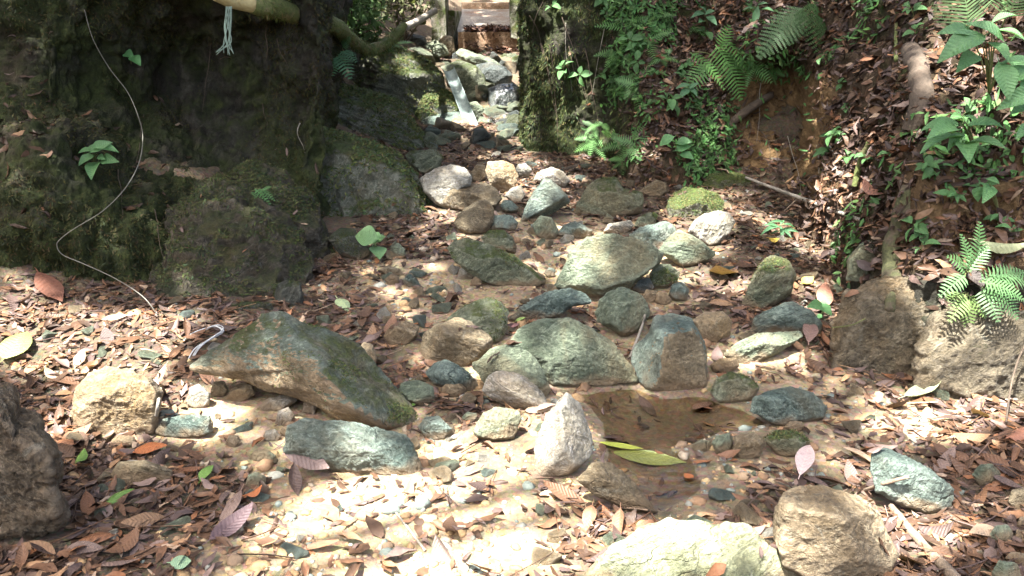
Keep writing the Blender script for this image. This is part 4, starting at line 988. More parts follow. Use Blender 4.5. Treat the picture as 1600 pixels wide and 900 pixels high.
# ================================================================== tubes, sticks, roots
def tube(name, pts, rad, mat, seg=8, n=None, parent=None, loc=None, wob=0.0, seed=0, cap=True):
    pts = np.asarray(pts, float); m = len(pts)
    n = n or max(8, 6 * m)
    C = catmull(pts, n, 0)
    R = np.interp(np.linspace(0, m - 1, n), np.linspace(0, m - 1, len(rad)), rad)
    Tn = np.gradient(C, axis=0); Tn /= np.linalg.norm(Tn, axis=1, keepdims=True) + 1e-12
    ref = np.array([0.3, -0.9, 0.25])
    A = np.cross(Tn, ref); A /= np.linalg.norm(A, axis=1, keepdims=True) + 1e-9
    B = np.cross(Tn, A)
    an = np.linspace(0, 2 * math.pi, seg, endpoint=False)
    V = C[:, None, :] + R[:, None, None] * (np.cos(an)[None, :, None] * A[:, None, :] + np.sin(an)[None, :, None] * B[:, None, :])
    V = V.reshape(-1, 3)
    if wob > 0:
        rr = np.repeat(R, seg)
        cc = np.repeat(C, seg, axis=0)
        V = cc + (V - cc) * (1 + wob * (fbm(V / (rr.mean() * 2.2), 4, seed + 70))[:, None])
    i = np.arange(n * seg).reshape(n, seg)
    F = np.stack([i[:-1], np.roll(i, -1, 1)[:-1], np.roll(i, -1, 1)[1:], i[1:]], -1).reshape(-1, 4)
    Fs = [F]
    if cap:
        k = len(V); V = np.concatenate([V, C[:1], C[-1:]])
        tri = [(k, (j + 1) % seg, j) for j in range(seg)] + [(k + 1, (n - 1) * seg + j, (n - 1) * seg + (j + 1) % seg) for j in range(seg)]
        Fs.append(np.array(tri))
    return mobj(name, V, Fs, mat, parent=parent, loc=(loc if loc is not None else (C[0] if parent is None else None)))
def on_surface(pix, lift=0.01):
    out = []
    for p in pix:
        h, n, ow = hit(p[0], p[1])
        out.append(h - ray(p[0], p[1]) / np.linalg.norm(ray(p[0], p[1])) * (p[2] if len(p) > 2 else lift))
    return np.array(out)
def smooth_pts(P, k=1):
    P = np.array(P)
    for _ in range(k):
        Q = P.copy(); Q[1:-1] = (P[:-2] + 2 * P[1:-1] + P[2:]) / 4; P = Q
    return P
def at_ys(L): return np.array([at_y(a, b, c) for a, b, c in L])

limb = empty('fallen_limb', at_y(395, 8, 5.0))
tag(limb, 'long mossy limb bending across the gully below the top edge', 'branch')
tube('limb', at_ys([(392, 5, 4.95), (430, 12, 5.1), (480, 26, 5.6), (520, 38, 6.2), (548, 60, 6.9), (575, 77, 7.3), (600, 70, 7.5), (622, 52, 7.7), (632, 40, 7.8)]), [0.055, 0.06, 0.058, 0.06, 0.05, 0.048, 0.045, 0.042, 0.036], M['moss_limb'], seg=14, n=90, parent=limb, wob=0.35, seed=1)
_lp = catmull(at_ys([(410, 9, 5.0), (430, 12, 5.1), (480, 26, 5.6), (520, 38, 6.2), (548, 60, 6.9), (575, 77, 7.3), (600, 70, 7.5), (622, 52, 7.7)]), 400, 0)
LIMBP = _lp[RNG.integers(0, 400, 5200)]
tube('cut_end', at_ys([(338, -12, 4.85), (365, 0, 4.9), (398, 7, 4.955)]), [0.05, 0.05, 0.048], M['bamboo'], seg=14, parent=limb, wob=0.06, seed=2)
o = tube('wooden_pole', at_ys([(634, 42, 8.0), (655, 32, 8.5), (679, 17, 9.0)]), [0.035, 0.036, 0.034], M['pole'], seg=12, wob=0.08); tag(o, 'bare grey pole leaning up towards the concrete post', 'pole')
# twine
tw = empty('twine_bundle', at_y(356, 20, 4.8)); tag(tw, 'pale green frayed twine hanging from the cut limb', 'twine')
for k in range(9):
    x0 = 357 + random.uniform(-4, 6)
    tube('strand', at_ys([(x0, 10, 4.8), (x0 - random.uniform(-2, 8), 40, 4.79), (354 + random.uniform(-7, 9), 66, 4.78), (354 + random.uniform(-18, 18), 84 + random.uniform(-8, 3), 4.78)]), [0.0025], M['twine'], seg=5, n=16, parent=tw)
# grey wire across the wall
wire_px = [(132, 15), (145, 60), (170, 105), (200, 145), (217, 185), (223, 215), (217, 255), (195, 295), (160, 330), (115, 358), (94, 374), (89, 384), (98, 398), (130, 412), (170, 430), (205, 450), (228, 468), (246, 492)]
_w = catmull(np.array(wire_px, float), 90, 0)
_wy = np.array([hit(a, b)[0][1] for a, b in _w])
_wm = np.array([_wy[max(0, k - 9):k + 10].min() for k in range(90)])
_wm = np.convolve(np.pad(_wm, 7, mode='edge'), np.ones(15) / 15, mode='valid') - 0.03
o = tube('wire', [at_y(a, b, yy) for (a, b), yy in zip(_w, _wm)], [0.0024], M['wire'], seg=6, n=160); tag(o, 'grey wire sagging down the dark rock wall in an S', 'wire')
co = empty('wire_coil', hit(310, 560)[0]); tag(co, 'white plastic cable loops lying behind the angular rock', 'cable')
for k in range(4):
    j = lambda a: a + random.uniform(-5, 5)
    pts = at_ys([(j(292), j(572), 3.35), (j(308), j(548), 3.4), (j(335), j(525), 3.5), (j(345), j(513), 3.55), (j(335), j(511), 3.6), (j(305), j(523), 3.6), (j(285), j(538), 3.55)])
    tube('loop', pts, [0.0026], M['cable'], seg=6, n=40, parent=co)
# metal gutter: an open half-round channel
A_ = at_y(701, 106, 9.0); B_ = at_y(738, 197, 8.25)
n = 24; m = 10
ax = (B_ - A_); ax_n = ax / np.linalg.norm(ax)
side = np.cross(ax_n, np.array([0.0, -0.75, 0.65])); side /= np.linalg.norm(side); upn = np.cross(side, ax_n)
if upn[1] > 0: upn = -upn
V = []
for sh in (0.0, 0.006):
    for i in range(n):
        for j in range(m):
            an = math.pi * j / (m - 1)
            V.append(A_ + ax * i / (n - 1) + side * math.cos(an) * (0.062 - sh) - upn * (math.sin(an) * (0.05 - sh)))
q = quads_grid(n, m)
rim = []
for i in range(n - 1):
    for j in (0, m - 1):
        a0, a1 = i * m + j, (i + 1) * m + j; rim.append((a0, a1, a1 + n * m, a0 + n * m))
o = mobj('metal_gutter', np.array(V), np.concatenate([q, q[:, ::-1] + n * m, np.array(rim)]), M['gutter'], loc=B_); tag(o, 'pale green-grey metal gutter leaning on the green boulder', 'gutter')
# roots, sticks
def stick(name, label, pix, rad, mat, cat, lift=0.02, wob=0.2, seg=8, seed=0, k=1):
    return tag(tube(name, smooth_pts(on_surface(pix, lift), k), rad, M[mat], seg=seg, wob=wob, seed=seed, n=10 * len(pix)), label, cat)
stick('tree_root', 'thick muddy ringed root coming down the right bank', [(1424, 78), (1432, 100), (1442, 125), (1440, 155), (1436, 182), (1428, 205)], [0.05, 0.062, 0.06, 0.05], 'root', 'root', 0.0, 0.35, 14, 3)
stick('tree_root', 'moss-wrapped root hanging down over the bedrock outcrop', [(1420, 290), (1412, 330), (1400, 370), (1394, 410), (1392, 450), (1390, 485)], [0.035, 0.055, 0.06, 0.05, 0.035, 0.015], 'moss_root', 'root', 0.01, 0.55, 14, 4)
stick('tree_root', 'smooth tan root crossing the earth hollow', [(1138, 195), (1160, 178), (1185, 160), (1205, 148)], [0.03, 0.038, 0.032], 'root', 'root', 0.02, 0.25, 10, 5)
stick('stick', 'long bare stick lying from the mossy boulder to the bank', [(1165, 277), (1195, 290), (1250, 308), (1300, 328), (1350, 346)], [0.009, 0.012, 0.013, 0.011], 'pole', 'stick', 0.05, 0.2, 8, 6, 2)
stick('stick', 'yellow mossy stick standing on the right bank', [(1358, 222), (1350, 240), (1340, 262), (1335, 292)], [0.014, 0.018, 0.018, 0.015], 'moss_limb', 'stick', 0.05, 0.2, 8, 7, 1)
stick('stick', 'dead branch at the bottom right corner', [(1392, 790), (1415, 822), (1440, 850), (1470, 880), (1500, 912)], [0.010, 0.014, 0.016, 0.017], 'wood', 'stick', 0.03, 0.25, 8, 8, 2)
stick('stick', 'short twig on the blue-green slab', [(1350, 766), (1375, 757), (1400, 750), (1420, 745)], [0.006, 0.007, 0.005], 'wood', 'stick', 0.02, 0.2, 7, 9, 1)
stick('stick', 'pale twig standing against the knobbly grey boulder', [(984, 558), (995, 530), (1004, 510), (1008, 492)], [0.005, 0.007, 0.006], 'pole', 'stick', 0.02, 0.3, 7, 10, 1)
stick('stick', 'straight pale straw on the bleached gravel', [(618, 800), (640, 828), (664, 860)], [0.004, 0.004], 'pole', 'stick', 0.01, 0.1, 6, 11, 0)
stick('stick', 'pale curved twig across the flat olive stone', [(190, 720), (215, 718), (250, 730), (272, 738)], [0.004, 0.005, 0.004], 'pole', 'stick', 0.015, 0.1, 6, 12, 1)
stick('stick', 'white split stick against the tan sunlit boulder', [(244, 650), (248, 625), (252, 602)], [0.006, 0.007], 'pole', 'stick', 0.02, 0.2, 6, 13, 0)
stick('stick', 'thin vine stem at the lower right edge', [(1572, 660), (1578, 600), (1590, 560), (1604, 535)], [0.004, 0.004, 0.005], 'root', 'stick', 0.08, 0.2, 6, 14, 1)
stick('stick', 'green reed lying over the bedrock outcrop', [(1300, 512), (1330, 508), (1352, 498)], [0.003, 0.003], 'stem', 'stick', 0.02, 0.1, 5, 15, 0)
stick('stick', 'brown twig leaning beside the earth hollow', [(1225, 330), (1260, 300), (1290, 262), (1310, 235)], [0.005, 0.006, 0.005], 'wood', 'stick', 0.07, 0.2, 6, 16, 1)
stick('stick', 'dark stick half buried in litter below the bank', [(1245, 395), (1268, 412), (1290, 436), (1308, 446)], [0.010, 0.012, 0.010], 'wood', 'stick', 0.02, 0.3, 7, 17, 1)
stick('vine', 'thin upright sapling stem on the upper bank', [(1404, -30), (1402, 20), (1398, 60), (1400, 95)], [0.008, 0.009, 0.011], 'moss_limb', 'vine', 0.05, 0.2, 7, 18, 1)
stick('stick', 'dark sticks end poking from litter near the cliff', [(880, 266), (900, 260), (915, 256)], [0.018, 0.02, 0.016], 'root', 'stick', 0.01, 0.3, 8, 19, 0)
# hanging roots and vines, each one its own
for i in range(46):
    zone = i % 3
    if zone == 0: px, py, ln = random.uniform(1165, 1330), random.uniform(120, 230), random.uniform(40, 110)
    elif zone == 1: px, py, ln = random.uniform(830, 1010), random.uniform(0, 120), random.uniform(60, 160)
    else: px, py, ln = random.uniform(60, 500), random.uniform(20, 320), random.uniform(30, 110)
    dx = random.uniform(-0.35, 0.35) * ln
    if zone == 2 and i % 2: continue
    pts = on_surface([(px + dx * q + random.uniform(-5, 5), py + ln * q) for q in (0, 0.18, 0.36, 0.55, 0.75, 1.0)], random.uniform(0.01, 0.05))
    if np.abs(np.diff(pts[:, 1])).max() > 0.5: continue
    o = tube('hanging_root', smooth_pts(pts, 1), [random.uniform(0.002, 0.005), 0.0025, 0.001], M['root' if random.random() < 0.8 else 'pole'], seg=5, n=30, wob=0.3)
    lab = ['thin dead root hanging in front of the earth hollow', 'thin vine hanging down the mossy cliff by the stream', 'thin dead rootlet clinging to the dark wall'][zone]
    tag(o, lab, 'root', ['roots in the earth hollow', 'vines on the cliff', 'rootlets on the dark wall'][zone])

# ================================================================== leaves
def leaf_batch(P, N, D, L, W, c1, c2, rows=5, fold=None):
    """P base points, N normals, D directions; returns V (n*rows*3,3), F"""
    n = len(P)
    D = D - N * np.sum(D * N, 1, keepdims=True); D /= np.linalg.norm(D, axis=1, keepdims=True) + 1e-9
    S = np.cross(D, N)
    t = np.linspace(0, 1, rows)
    w = np.sin(np.pi * np.clip(t, 0.03, 0.985) ** 0.85) ** 0.85
    xs = np.array([-1, 0, 1.0])
    tt = t[None, :, None]; ww = w[None, :, None]; xx = xs[None, None, :]
    al = (tt - 0.5) * L[:, None, None] + 0 * xx
    ac = 0.5 * W[:, None, None] * ww * xx
    hz = c1[:, None, None] * L[:, None, None] * ((tt - 0.5) ** 2 - 0.08) * 4 + c2[:, None, None] * W[:, None, None] * (np.abs(xx) * ww) ** 1.5
    ac = ac * (1 - 0.35 * np.abs(c2)[:, None, None]) * RNG.uniform(0.62, 1.2, (n, rows, 3))
    hz = hz + RNG.normal(0, 0.035, (n, rows, 3)) * L[:, None, None] * (rows == 5)
    V = P[:, None, None, :] + al[..., None] * D[:, None, None, :] + ac[..., None] * S[:, None, None, :] + hz[..., None] * N[:, None, None, :]
    q = quads_grid(rows, 3)
    F = (q[None] + (np.arange(n) * rows * 3)[:, None, None]).reshape(-1, 4)
    return V.reshape(-1, 3), F
BROWNS = np.array([(0.055, 0.036, 0.024), (0.10, 0.062, 0.038), (0.15, 0.09, 0.055), (0.13, 0.098, 0.09), (0.19, 0.15, 0.135), (0.27, 0.18, 0.105), (0.22, 0.11, 0.055), (0.38, 0.31, 0.23), (0.08, 0.06, 0.055), (0.22, 0.13, 0.08)])
BROWNS = BROWNS * np.array([0.84, 0.74, 0.68])
BP = np.array([0.24, 0.22, 0.13, 0.09, 0.05, 0.06, 0.035, 0.025, 0.11, 0.04])
def leaf_cols(n, p=BP):
    c = BROWNS[RNG.choice(len(BROWNS), n, p=p / p.sum())]
    return c * RNG.uniform(0.75, 1.3, (n, 1))
def rand_dirs(n):
    a = RNG.uniform(0, 2 * math.pi, n); return np.stack([np.cos(a), np.sin(a), np.zeros(n)], 1)
def unit(a): return a / (np.linalg.norm(a, axis=1, keepdims=True) + 1e-9)

# --- litter on the bed
Pl, Nl = [], []
tries = 62000
ys = 1.55 + (RNG.random(tries) ** 1.25) * 7.2
xs = RNG.uniform(-1, 1, tries) * np.minimum(3.6, 0.72 * ys + 0.25)
pdv = poly_dist(xs, ys, POOL)
sd = np.zeros(tries)
P2 = np.stack([xs, ys, 0 * xs], 1)
for pl in SAND: sd = np.maximum(sd, sstep(-0.1, 0.12, poly_dist(xs, ys, pl) + 0.15 * fbm(P2 * 3, 3, 91)))
clump = fbm(P2 * 1.8, 3, 93)
S0 = poly_dist(xs, ys, SAND[0])
for i in range(tries):
    x, y = xs[i], ys[i]
    pr = 0.95 * (1 - 0.80 * sd[i]) * min(1.0, max(0.25, 0.85 + 0.8 * clump[i]))
    if pdv[i] > 0.0: pr = 0.035
    elif pdv[i] > -0.10: pr *= 0.25
    if S0[i] > 0: pr *= 0.45
    if random.random() > pr: continue
    r = drop(x, y)
    if r is None or r[1][2] < 0.35: continue
    if r[2] >= 10 and (random.random() > 0.02 or r[1][2] < 0.75): continue
    if r[2] == 2 and random.random() > 0.5: continue
    if r[2] == 1 and random.random() > 0.04: continue
    Pl.append(r[0]); Nl.append(r[1])
Pl = np.array(Pl); Nl = np.array(Nl); n = len(Pl)
Lf = RNG.uniform(0.022, 0.085, n) * np.where(RNG.random(n) < 0.10, 1.6, 1.0)
Wf = Lf * RNG.uniform(0.22, 0.55, n)
Nn = unit(Nl + RNG.normal(0, 0.17, (n, 3)))
Pl2 = Pl + np.array([0, 0, 1.0]) * (RNG.random(n) ** 1.7 * 0.016 + 0.003)[:, None]
V, F = leaf_batch(Pl2, Nn, rand_dirs(n), Lf, Wf, RNG.normal(0, 0.08, n), RNG.normal(0.02, 0.22, n))
cl = leaf_cols(n)
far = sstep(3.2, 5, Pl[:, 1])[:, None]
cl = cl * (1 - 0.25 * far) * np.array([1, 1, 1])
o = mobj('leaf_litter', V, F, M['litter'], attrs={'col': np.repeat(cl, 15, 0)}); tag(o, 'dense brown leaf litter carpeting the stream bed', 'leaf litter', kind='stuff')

def tri_sample(V, F, n, wfun):
    F = np.asarray(F)
    T = np.concatenate([F[:, [0, 1, 2]], F[:, [0, 2, 3]]]) if F.shape[1] == 4 else F
    a, b, c = V[T[:, 0]], V[T[:, 1]], V[T[:, 2]]
    nn = np.cross(b - a, c - a); ar = np.linalg.norm(nn, axis=1); nn = nn / (ar[:, None] + 1e-12)
    w = ar * wfun((a + b + c) / 3, nn)
    w = w / w.sum()
    i = RNG.choice(len(T), n, p=w)
    u, v = RNG.random(n), RNG.random(n); f = u + v > 1; u[f] = 1 - u[f]; v[f] = 1 - v[f]
    return a[i] + u[:, None] * (b - a)[i] + v[:, None] * (c - a)[i], nn[i]
def toward_cam(P, N):
    s = np.sign(np.sum((CAM - P) * N, 1)); s[s == 0] = 1
    return N * s[:, None]
# --- litter on the right bank, the wall and behind
def wbank(c, n):
    px, py, dz = project(c)
    n = toward_cam(c, n)
    hol = sstep(1130, 1180, px) * sstep(1300, 1270, px) * sstep(100, 130, py) * sstep(300, 270, py)
    k = np.clip(n[:, 2] + 0.25, 0.04, 1) * sstep(960, 1040, px) * (1 - 0.94 * hol) * (px < 1750) * (py > -60) * (py < 620)
    k = k * np.where((px > 1300) & (py > 440), 0.12, 1.0)
    return k * (0.35 + 0.65 * sstep(-0.2, 0.25, fbm(c * 2.2, 3, 97)))
Pb, Nb = tri_sample(*SURF[2], 8500, wbank)
def wwall(c, n):
    px, py, dz = project(c); n = toward_cam(c, n)
    return np.clip(n[:, 2] - 0.1, 0.01, 1) * (px > -100) * (py < 520) * (py > -50) * (0.3 + 2.5 * sstep(120, 40, px))
Pc, Nc = tri_sample(*SURF[1], 160, wwall)
Nb = toward_cam(Pb, Nb); Nc = toward_cam(Pc, Nc)
Pq = np.concatenate([Pb, Pc]); Nq = np.concatenate([Nb, Nc]); n = len(Pq)
Lf = RNG.uniform(0.03, 0.105, n); Wf = Lf * RNG.uniform(0.22, 0.5, n)
Nn = unit(Nq + RNG.normal(0, 0.42, (n, 3)) + np.array([0, 0, 0.25]))
dd = rand_dirs(n); dd[:, 2] = RNG.normal(-0.2, 0.6, n)
V, F = leaf_batch(Pq + Nq * (RNG.random(n) * 0.035 + 0.004)[:, None], Nn, dd, Lf, Wf, RNG.normal(0, 0.1, n), RNG.normal(0.02, 0.3, n))
o = mobj('leaf_litter', V, F, M['litter'], attrs={'col': np.repeat(leaf_cols(n) * 0.72, 15, 0)}); tag(o, 'brown leaf litter caught on the steep banks', 'leaf litter', kind='stuff')
# leaves heaped on the dam's lower step, and litter among the far stones
n = 900
Pq = np.stack([RNG.uniform(xl + 0.1, xr + 0.02, n), Yw + RNG.normal(0.1, 0.14, n), np.zeros(n)], 1)
Pq[:, 2] = [(drop(p[0], p[1], 2.5) or (np.array([0, 0, 1.4]),))[0][2] for p in Pq]
Pq[:, 2] += RNG.random(n) * 0.07
V, F = leaf_batch(Pq, unit(RNG.normal(0, 0.5, (n, 3)) + np.array([0, -0.3, 1])), rand_dirs(n), RNG.uniform(0.05, 0.12, n), RNG.uniform(0.02, 0.045, n), RNG.normal(0, 0.15, n), RNG.normal(0, 0.3, n))
o = mobj('leaf_litter', V, F, M['litter'], attrs={'col': np.repeat(leaf_cols(n) * np.array([0.8, 0.68, 0.72]), 15, 0)}); tag(o, 'dark wet leaves heaped on the dam step', 'leaf litter', kind='stuff')

# --- pebbles
D2, F2 = ico(2)
NP = 5600
ys = 1.6 + (RNG.random(NP * 2) ** 1.3) * 6.2; xs = RNG.uniform(-1, 1, NP * 2) * (0.66 * ys)
sd = np.zeros(len(xs)); P2 = np.stack([xs, ys, 0 * xs], 1)
for pl in SAND: sd = np.maximum(sd, sstep(-0.12, 0.1, poly_dist(xs, ys, pl)))
pdv = poly_dist(xs, ys, POOL)
keep = []
for i in range(len(xs)):
    pr = 0.25 + 0.75 * sd[i]
    if pdv[i] > 0.05: pr = 0.05
    if random.random() > pr: continue
    r = drop(xs[i], ys[i])
    if r is None or r[2] != 0: continue
    keep.append(r[0])
    if len(keep) >= NP: break
Pp = np.array(keep); n = len(Pp)
sz = np.clip(RNG.lognormal(math.log(0.0080), 0.62, n), 0.003, 0.036)
a = RNG.uniform(0, 6.28, n)
sc = np.stack([sz, sz * RNG.uniform(0.6, 1, n), sz * RNG.uniform(0.4, 0.8, n)], 1)
B = D2[None] * (1 + 0.30 * RNG.uniform(-1, 1, (12, len(D2)))[RNG.integers(0, 12, n)])[..., None] * sc[:, None, :]
R_ = np.stack([np.cos(a), -np.sin(a), 0 * a, np.sin(a), np.cos(a), 0 * a, 0 * a, 0 * a, 0 * a + 1], 1).reshape(n, 3, 3)
V = np.einsum('nij,nvj->nvi', R_, B) + Pp[:, None, :] + np.array([0, 0, 1.0]) * (sz * 0.02)[:, None, None]
PC = np.array([(0.36, 0.26, 0.13), (0.42, 0.32, 0.19), (0.30, 0.19, 0.09), (0.24, 0.24, 0.20), (0.17, 0.20, 0.17), (0.38, 0.31, 0.22), (0.25, 0.15, 0.08), (0.34, 0.22, 0.10), (0.22, 0.15, 0.09)])
cl = PC[RNG.integers(0, len(PC), n)] * RNG.uniform(0.7, 1.15, (n, 1))
o = mobj('pebbles', V.reshape(-1, 3), (F2[None] + (np.arange(n) * len(D2))[:, None, None]).reshape(-1, 3), M['pebble'], attrs={'col': np.repeat(cl, len(D2), 0)}); tag(o, 'ochre and grey pebbles strewn over the sandy bed', 'pebbles', kind='stuff')

# --- twigs in the litter
n = 1700
idx = RNG.integers(0, len(Pl), n)
Pt = Pl[idx] + np.array([0, 0, 0.018])
dd = unit(rand_dirs(n) + np.stack([0 * idx, 0 * idx, RNG.normal(0, 0.15, n)], 1)); Lt = RNG.uniform(0.05, 0.22, n); Rt = RNG.uniform(0.0012, 0.003, n)
S = unit(np.cross(dd, np.array([0, 0, 1.0]))); U = np.cross(S, dd)
V = []
for e in (-0.5, 0.0, 0.5):
    c = Pt + dd * (e * Lt)[:, None] + (S * RNG.normal(0, 0.03, n)[:, None] if e == 0 else 0) * Lt[:, None]
    for k in range(3):
        V.append(c + (S * math.cos(k * 2.094) + U * math.sin(k * 2.094)) * Rt[:, None])
V = np.stack(V, 1)
f = []
for r_ in range(2):
    for k in range(3): f.append((r_ * 3 + k, r_ * 3 + (k + 1) % 3, r_ * 3 + 3 + (k + 1) % 3, r_ * 3 + 3 + k))
f = np.array(f)
o = mobj('twig_debris', V.reshape(-1, 3), (f[None] + (np.arange(n) * 9)[:, None, None]).reshape(-1, 4), M['litter'], attrs={'col': np.repeat(leaf_cols(n) * 1.1, 9, 0)}); tag(o, 'fine dead twigs scattered through the leaf litter', 'twigs', kind='stuff')

# --- moss blades and creeping leaves
def blades(name, label, P, N, L, W, cols, hang=0.5, cat='moss', rows=3):
    n = len(P)
    d = unit(N * 0.7 + RNG.normal(0, 0.45, (n, 3)) + np.array([0, 0, -hang]))
    nn = unit(N + RNG.normal(0, 0.5, (n, 3)) + np.array([0, -0.2, 0.4]))
    V, F = leaf_batch(P + d * (L * 0.4)[:, None], nn, d, L, W, RNG.normal(0, 0.1, n), RNG.normal(0, 0.2, n), rows=rows)
    o = mobj(name, V, F, M['mossblade'], attrs={'col': np.repeat(cols, rows * 3, 0)})
    return tag(o, label, cat, kind='stuff')
def gcols(n, dark=1.0):
    c = np.array([(0.045, 0.07, 0.018), (0.075, 0.10, 0.025), (0.10, 0.11, 0.035), (0.09, 0.075, 0.03), (0.05, 0.085, 0.035)])
    return c[RNG.integers(0, 5, n)] * RNG.uniform(0.5, 1.3, (n, 1)) * dark
P, N = tri_sample(*SURF[1], 42000, lambda c, n: (project(c)[0] > -80) * (project(c)[1] < 510) * (project(c)[1] > -40) * sstep(-0.25, 0.2, fbm(c * 2.5, 3, 77)))
N = toward_cam(P, N); n = len(P)
blades('moss', 'fine dark moss clinging to the rock wall', P, N, RNG.uniform(0.010, 0.034, n), RNG.uniform(0.004, 0.010, n), gcols(n, 0.55) * np.array([1.15, 0.95, 0.9]), 0.4)
P, N = tri_sample(*SURF[2], 22000, lambda c, n: sstep(1060, 960, project(c)[0]) * (project(c)[1] < 300) * (project(c)[1] > -40) * sstep(-0.3, 0.2, fbm(c * 2.5, 3, 78)))
N = toward_cam(P, N); n = len(P)
blades('moss', 'hanging moss on the dark cliff', P, N, RNG.uniform(0.02, 0.055, n), RNG.uniform(0.006, 0.013, n), gcols(n, 0.9), 0.9)
P, N = tri_sample(*SURF[2], 4600, lambda c, n: (1 - 0.93 * sstep(1120, 1160, project(c)[0]) * sstep(1310, 1290, project(c)[0]) * sstep(110, 130, project(c)[1])) * (sstep(900, 990, project(c)[0]) * sstep(1330, 1050, project(c)[0]) + 0.25 * (project(c)[0] > 1300)) * (project(c)[1] < 440) * (project(c)[1] > -40) * sstep(0.0, 0.4, fbm(c * 1.9, 3, 79)))
N = toward_cam(P, N); n = len(P)
blades('creeping_leaves', 'small green creeping leaves spread over the bank', P + N * 0.03, N, RNG.uniform(0.03, 0.075, n), RNG.uniform(0.014, 0.03, n), np.array([(0.07, 0.15, 0.045)]) * RNG.uniform(0.55, 1.5, (n, 1)) * RNG.uniform(0.85, 1.15, (n, 3)), 0.3, 'creeper', 4)
_a = RNG.normal(0, 1, (len(LIMBP), 3)); _a /= np.linalg.norm(_a, axis=1, keepdims=True)
n = len(LIMBP); _h = blades('moss', 'yellow-green moss fringe hanging from the long limb', LIMBP + _a * 0.052, _a, RNG.uniform(0.012, 0.05, n), RNG.uniform(0.004, 0.008, n), gcols(n, 1.5), 0.7)
MP, MN, ML, MC = [], [], [], []
for ob, Wd, F, mt in ROCKS:
    if mt in ('moss', 'mossy', 'dark_moss', 'teal_moss', 'ledge', 'wall_moss'):
        big = Wd.shape[0] > 5000
        n = {'moss': 5000, 'mossy': 450, 'dark_moss': 3800 if big else 500, 'teal_moss': 2200, 'ledge': 7000, 'wall_moss': 7000}[mt]
        P, N = tri_sample(Wd, F, n, lambda c, nn: np.clip(nn[:, 2] + 0.15, 0, 1) * sstep(0.02, 0.3, fbm(c * 6, 3, 81) + (0.3 if mt in ('moss', 'dark_moss', 'ledge', 'wall_moss') else -0.05)) + 1e-9)
        MP.append(P); MN.append(N); ML.append(RNG.uniform(0.006, 0.016, n) * (2.4 if mt == 'ledge' else 1.7 if mt == 'wall_moss' else 1.0)); MC.append(gcols(n, {'moss': 1.35, 'mossy': 1.1, 'dark_moss': 0.7, 'teal_moss': 1.2, 'ledge': 1.2, 'wall_moss': 0.75}[mt]))
P = np.concatenate(MP); L_ = np.concatenate(ML)
blades('moss', 'short moss growing on the stones and boulders', P, np.concatenate(MN), L_, L_ * 0.35, np.concatenate(MC), 0.0)

# --- single fallen leaves
def one_leaf_mesh(name, L, W, c1, c2, seed, mat, rows=9):
    t = np.linspace(0, 1, rows); w = np.sin(np.pi * np.clip(t, 0.015, 0.985) ** 0.85) ** 0.85
    xs = np.array([-1, -0.5, 0, 0.5, 1.0])
    tt, xx = np.meshgrid(t, xs, indexing='ij'); ww = w[:, None]
    al = (tt - 0.5) * L; ac = 0.5 * W * ww * xx
    ed = 1 + 0.05 * np.sin(tt * 9 + seed) * (np.abs(xx) > 0.9)
    hz = c1 * L * ((tt - 0.5) ** 2 - 0.08) * 4 + c2 * W * (np.abs(xx) * ww) ** 1.3
    V = np.stack([al, ac * ed, hz], -1).reshape(-1, 3)
    V[:, 2] += 0.06 * W * fbm(V / W * 1.6 + seed * 3.1, 3, 5)
    q = quads_grid(rows, 5)[:, ::-1]
    # petiole
    k = len(V); pw = 0.012 * L
    V = np.concatenate([V, [(-0.5 * L, -pw, hz[0, 2]), (-0.5 * L, pw, hz[0, 2]), (-0.68 * L, pw * 0.7, hz[0, 2] + 0.02 * L), (-0.68 * L, -pw * 0.7, hz[0, 2] + 0.02 * L)]])
    return mesh_np(name, V, np.concatenate([q, [[k, k + 1, k + 2, k + 3]]]), mat)
LM = [one_leaf_mesh('leaf', 1.0, random.uniform(0.30, 0.52), random.gauss(0, 0.1), random.gauss(0.05, 0.28), i, M['fallen']) for i in range(14)]
LFLAT = one_leaf_mesh('leaf', 1.0, 0.40, 0.01, 0.03, 3, M['fallen'], rows=13)
LG = [one_leaf_mesh('leaf', 1.0, w, -0.10, 0.22, 40 + i, M['green'], rows=13) for i, w in enumerate((0.28, 0.38, 0.48, 0.62, 0.85))]
def place_leaf(name, me, p, nrm, d, L, col, wscale=1.0):
    nrm = np.asarray(nrm, float); nrm = nrm / np.linalg.norm(nrm)
    d = d - nrm * (d @ nrm); d = d / (np.linalg.norm(d) + 1e-9)
    s = np.cross(nrm, d)
    o = bpy.data.objects.new(name, me)
    mw = Matrix(((d[0] * L, s[0] * L * wscale, nrm[0] * L, p[0]), (d[1] * L, s[1] * L * wscale, nrm[1] * L, p[1]), (d[2] * L, s[2] * L * wscale, nrm[2] * L, p[2]), (0, 0, 0, 1)))
    o.matrix_world = mw
    o.color = (*col, 1)
    return link(o)
def px_leaf(label, a, b, col, wr=0.42, lift=0.02, me=None, tilt=0.15, cat='leaf', name='fallen_leaf'):
    h, n, ow = hit((a[0] + b[0]) / 2, (a[1] + b[1]) / 2)
    n = unit((n * 0.5 + np.array([0, -0.15, 1.0]))[None])[0]
    def onp(px, py):
        r = ray(px, py); t = ((h - CAM) @ n) / (r @ n); return CAM + r * t
    p0, p1 = onp(*a), onp(*b)
    L = np.linalg.norm(p1 - p0)
    nn = n + np.array([random.gauss(0, tilt), random.gauss(0, tilt), 0])
    me = me or random.choice(LM)
    dims = np.array([v.co[1] for v in me.vertices]); w0 = dims.max() - dims.min()
    o = place_leaf(name, me, (p0 + p1) / 2 + n * lift, nn, p1 - p0, L, col, wr / w0)
    return tag(o, label, cat)
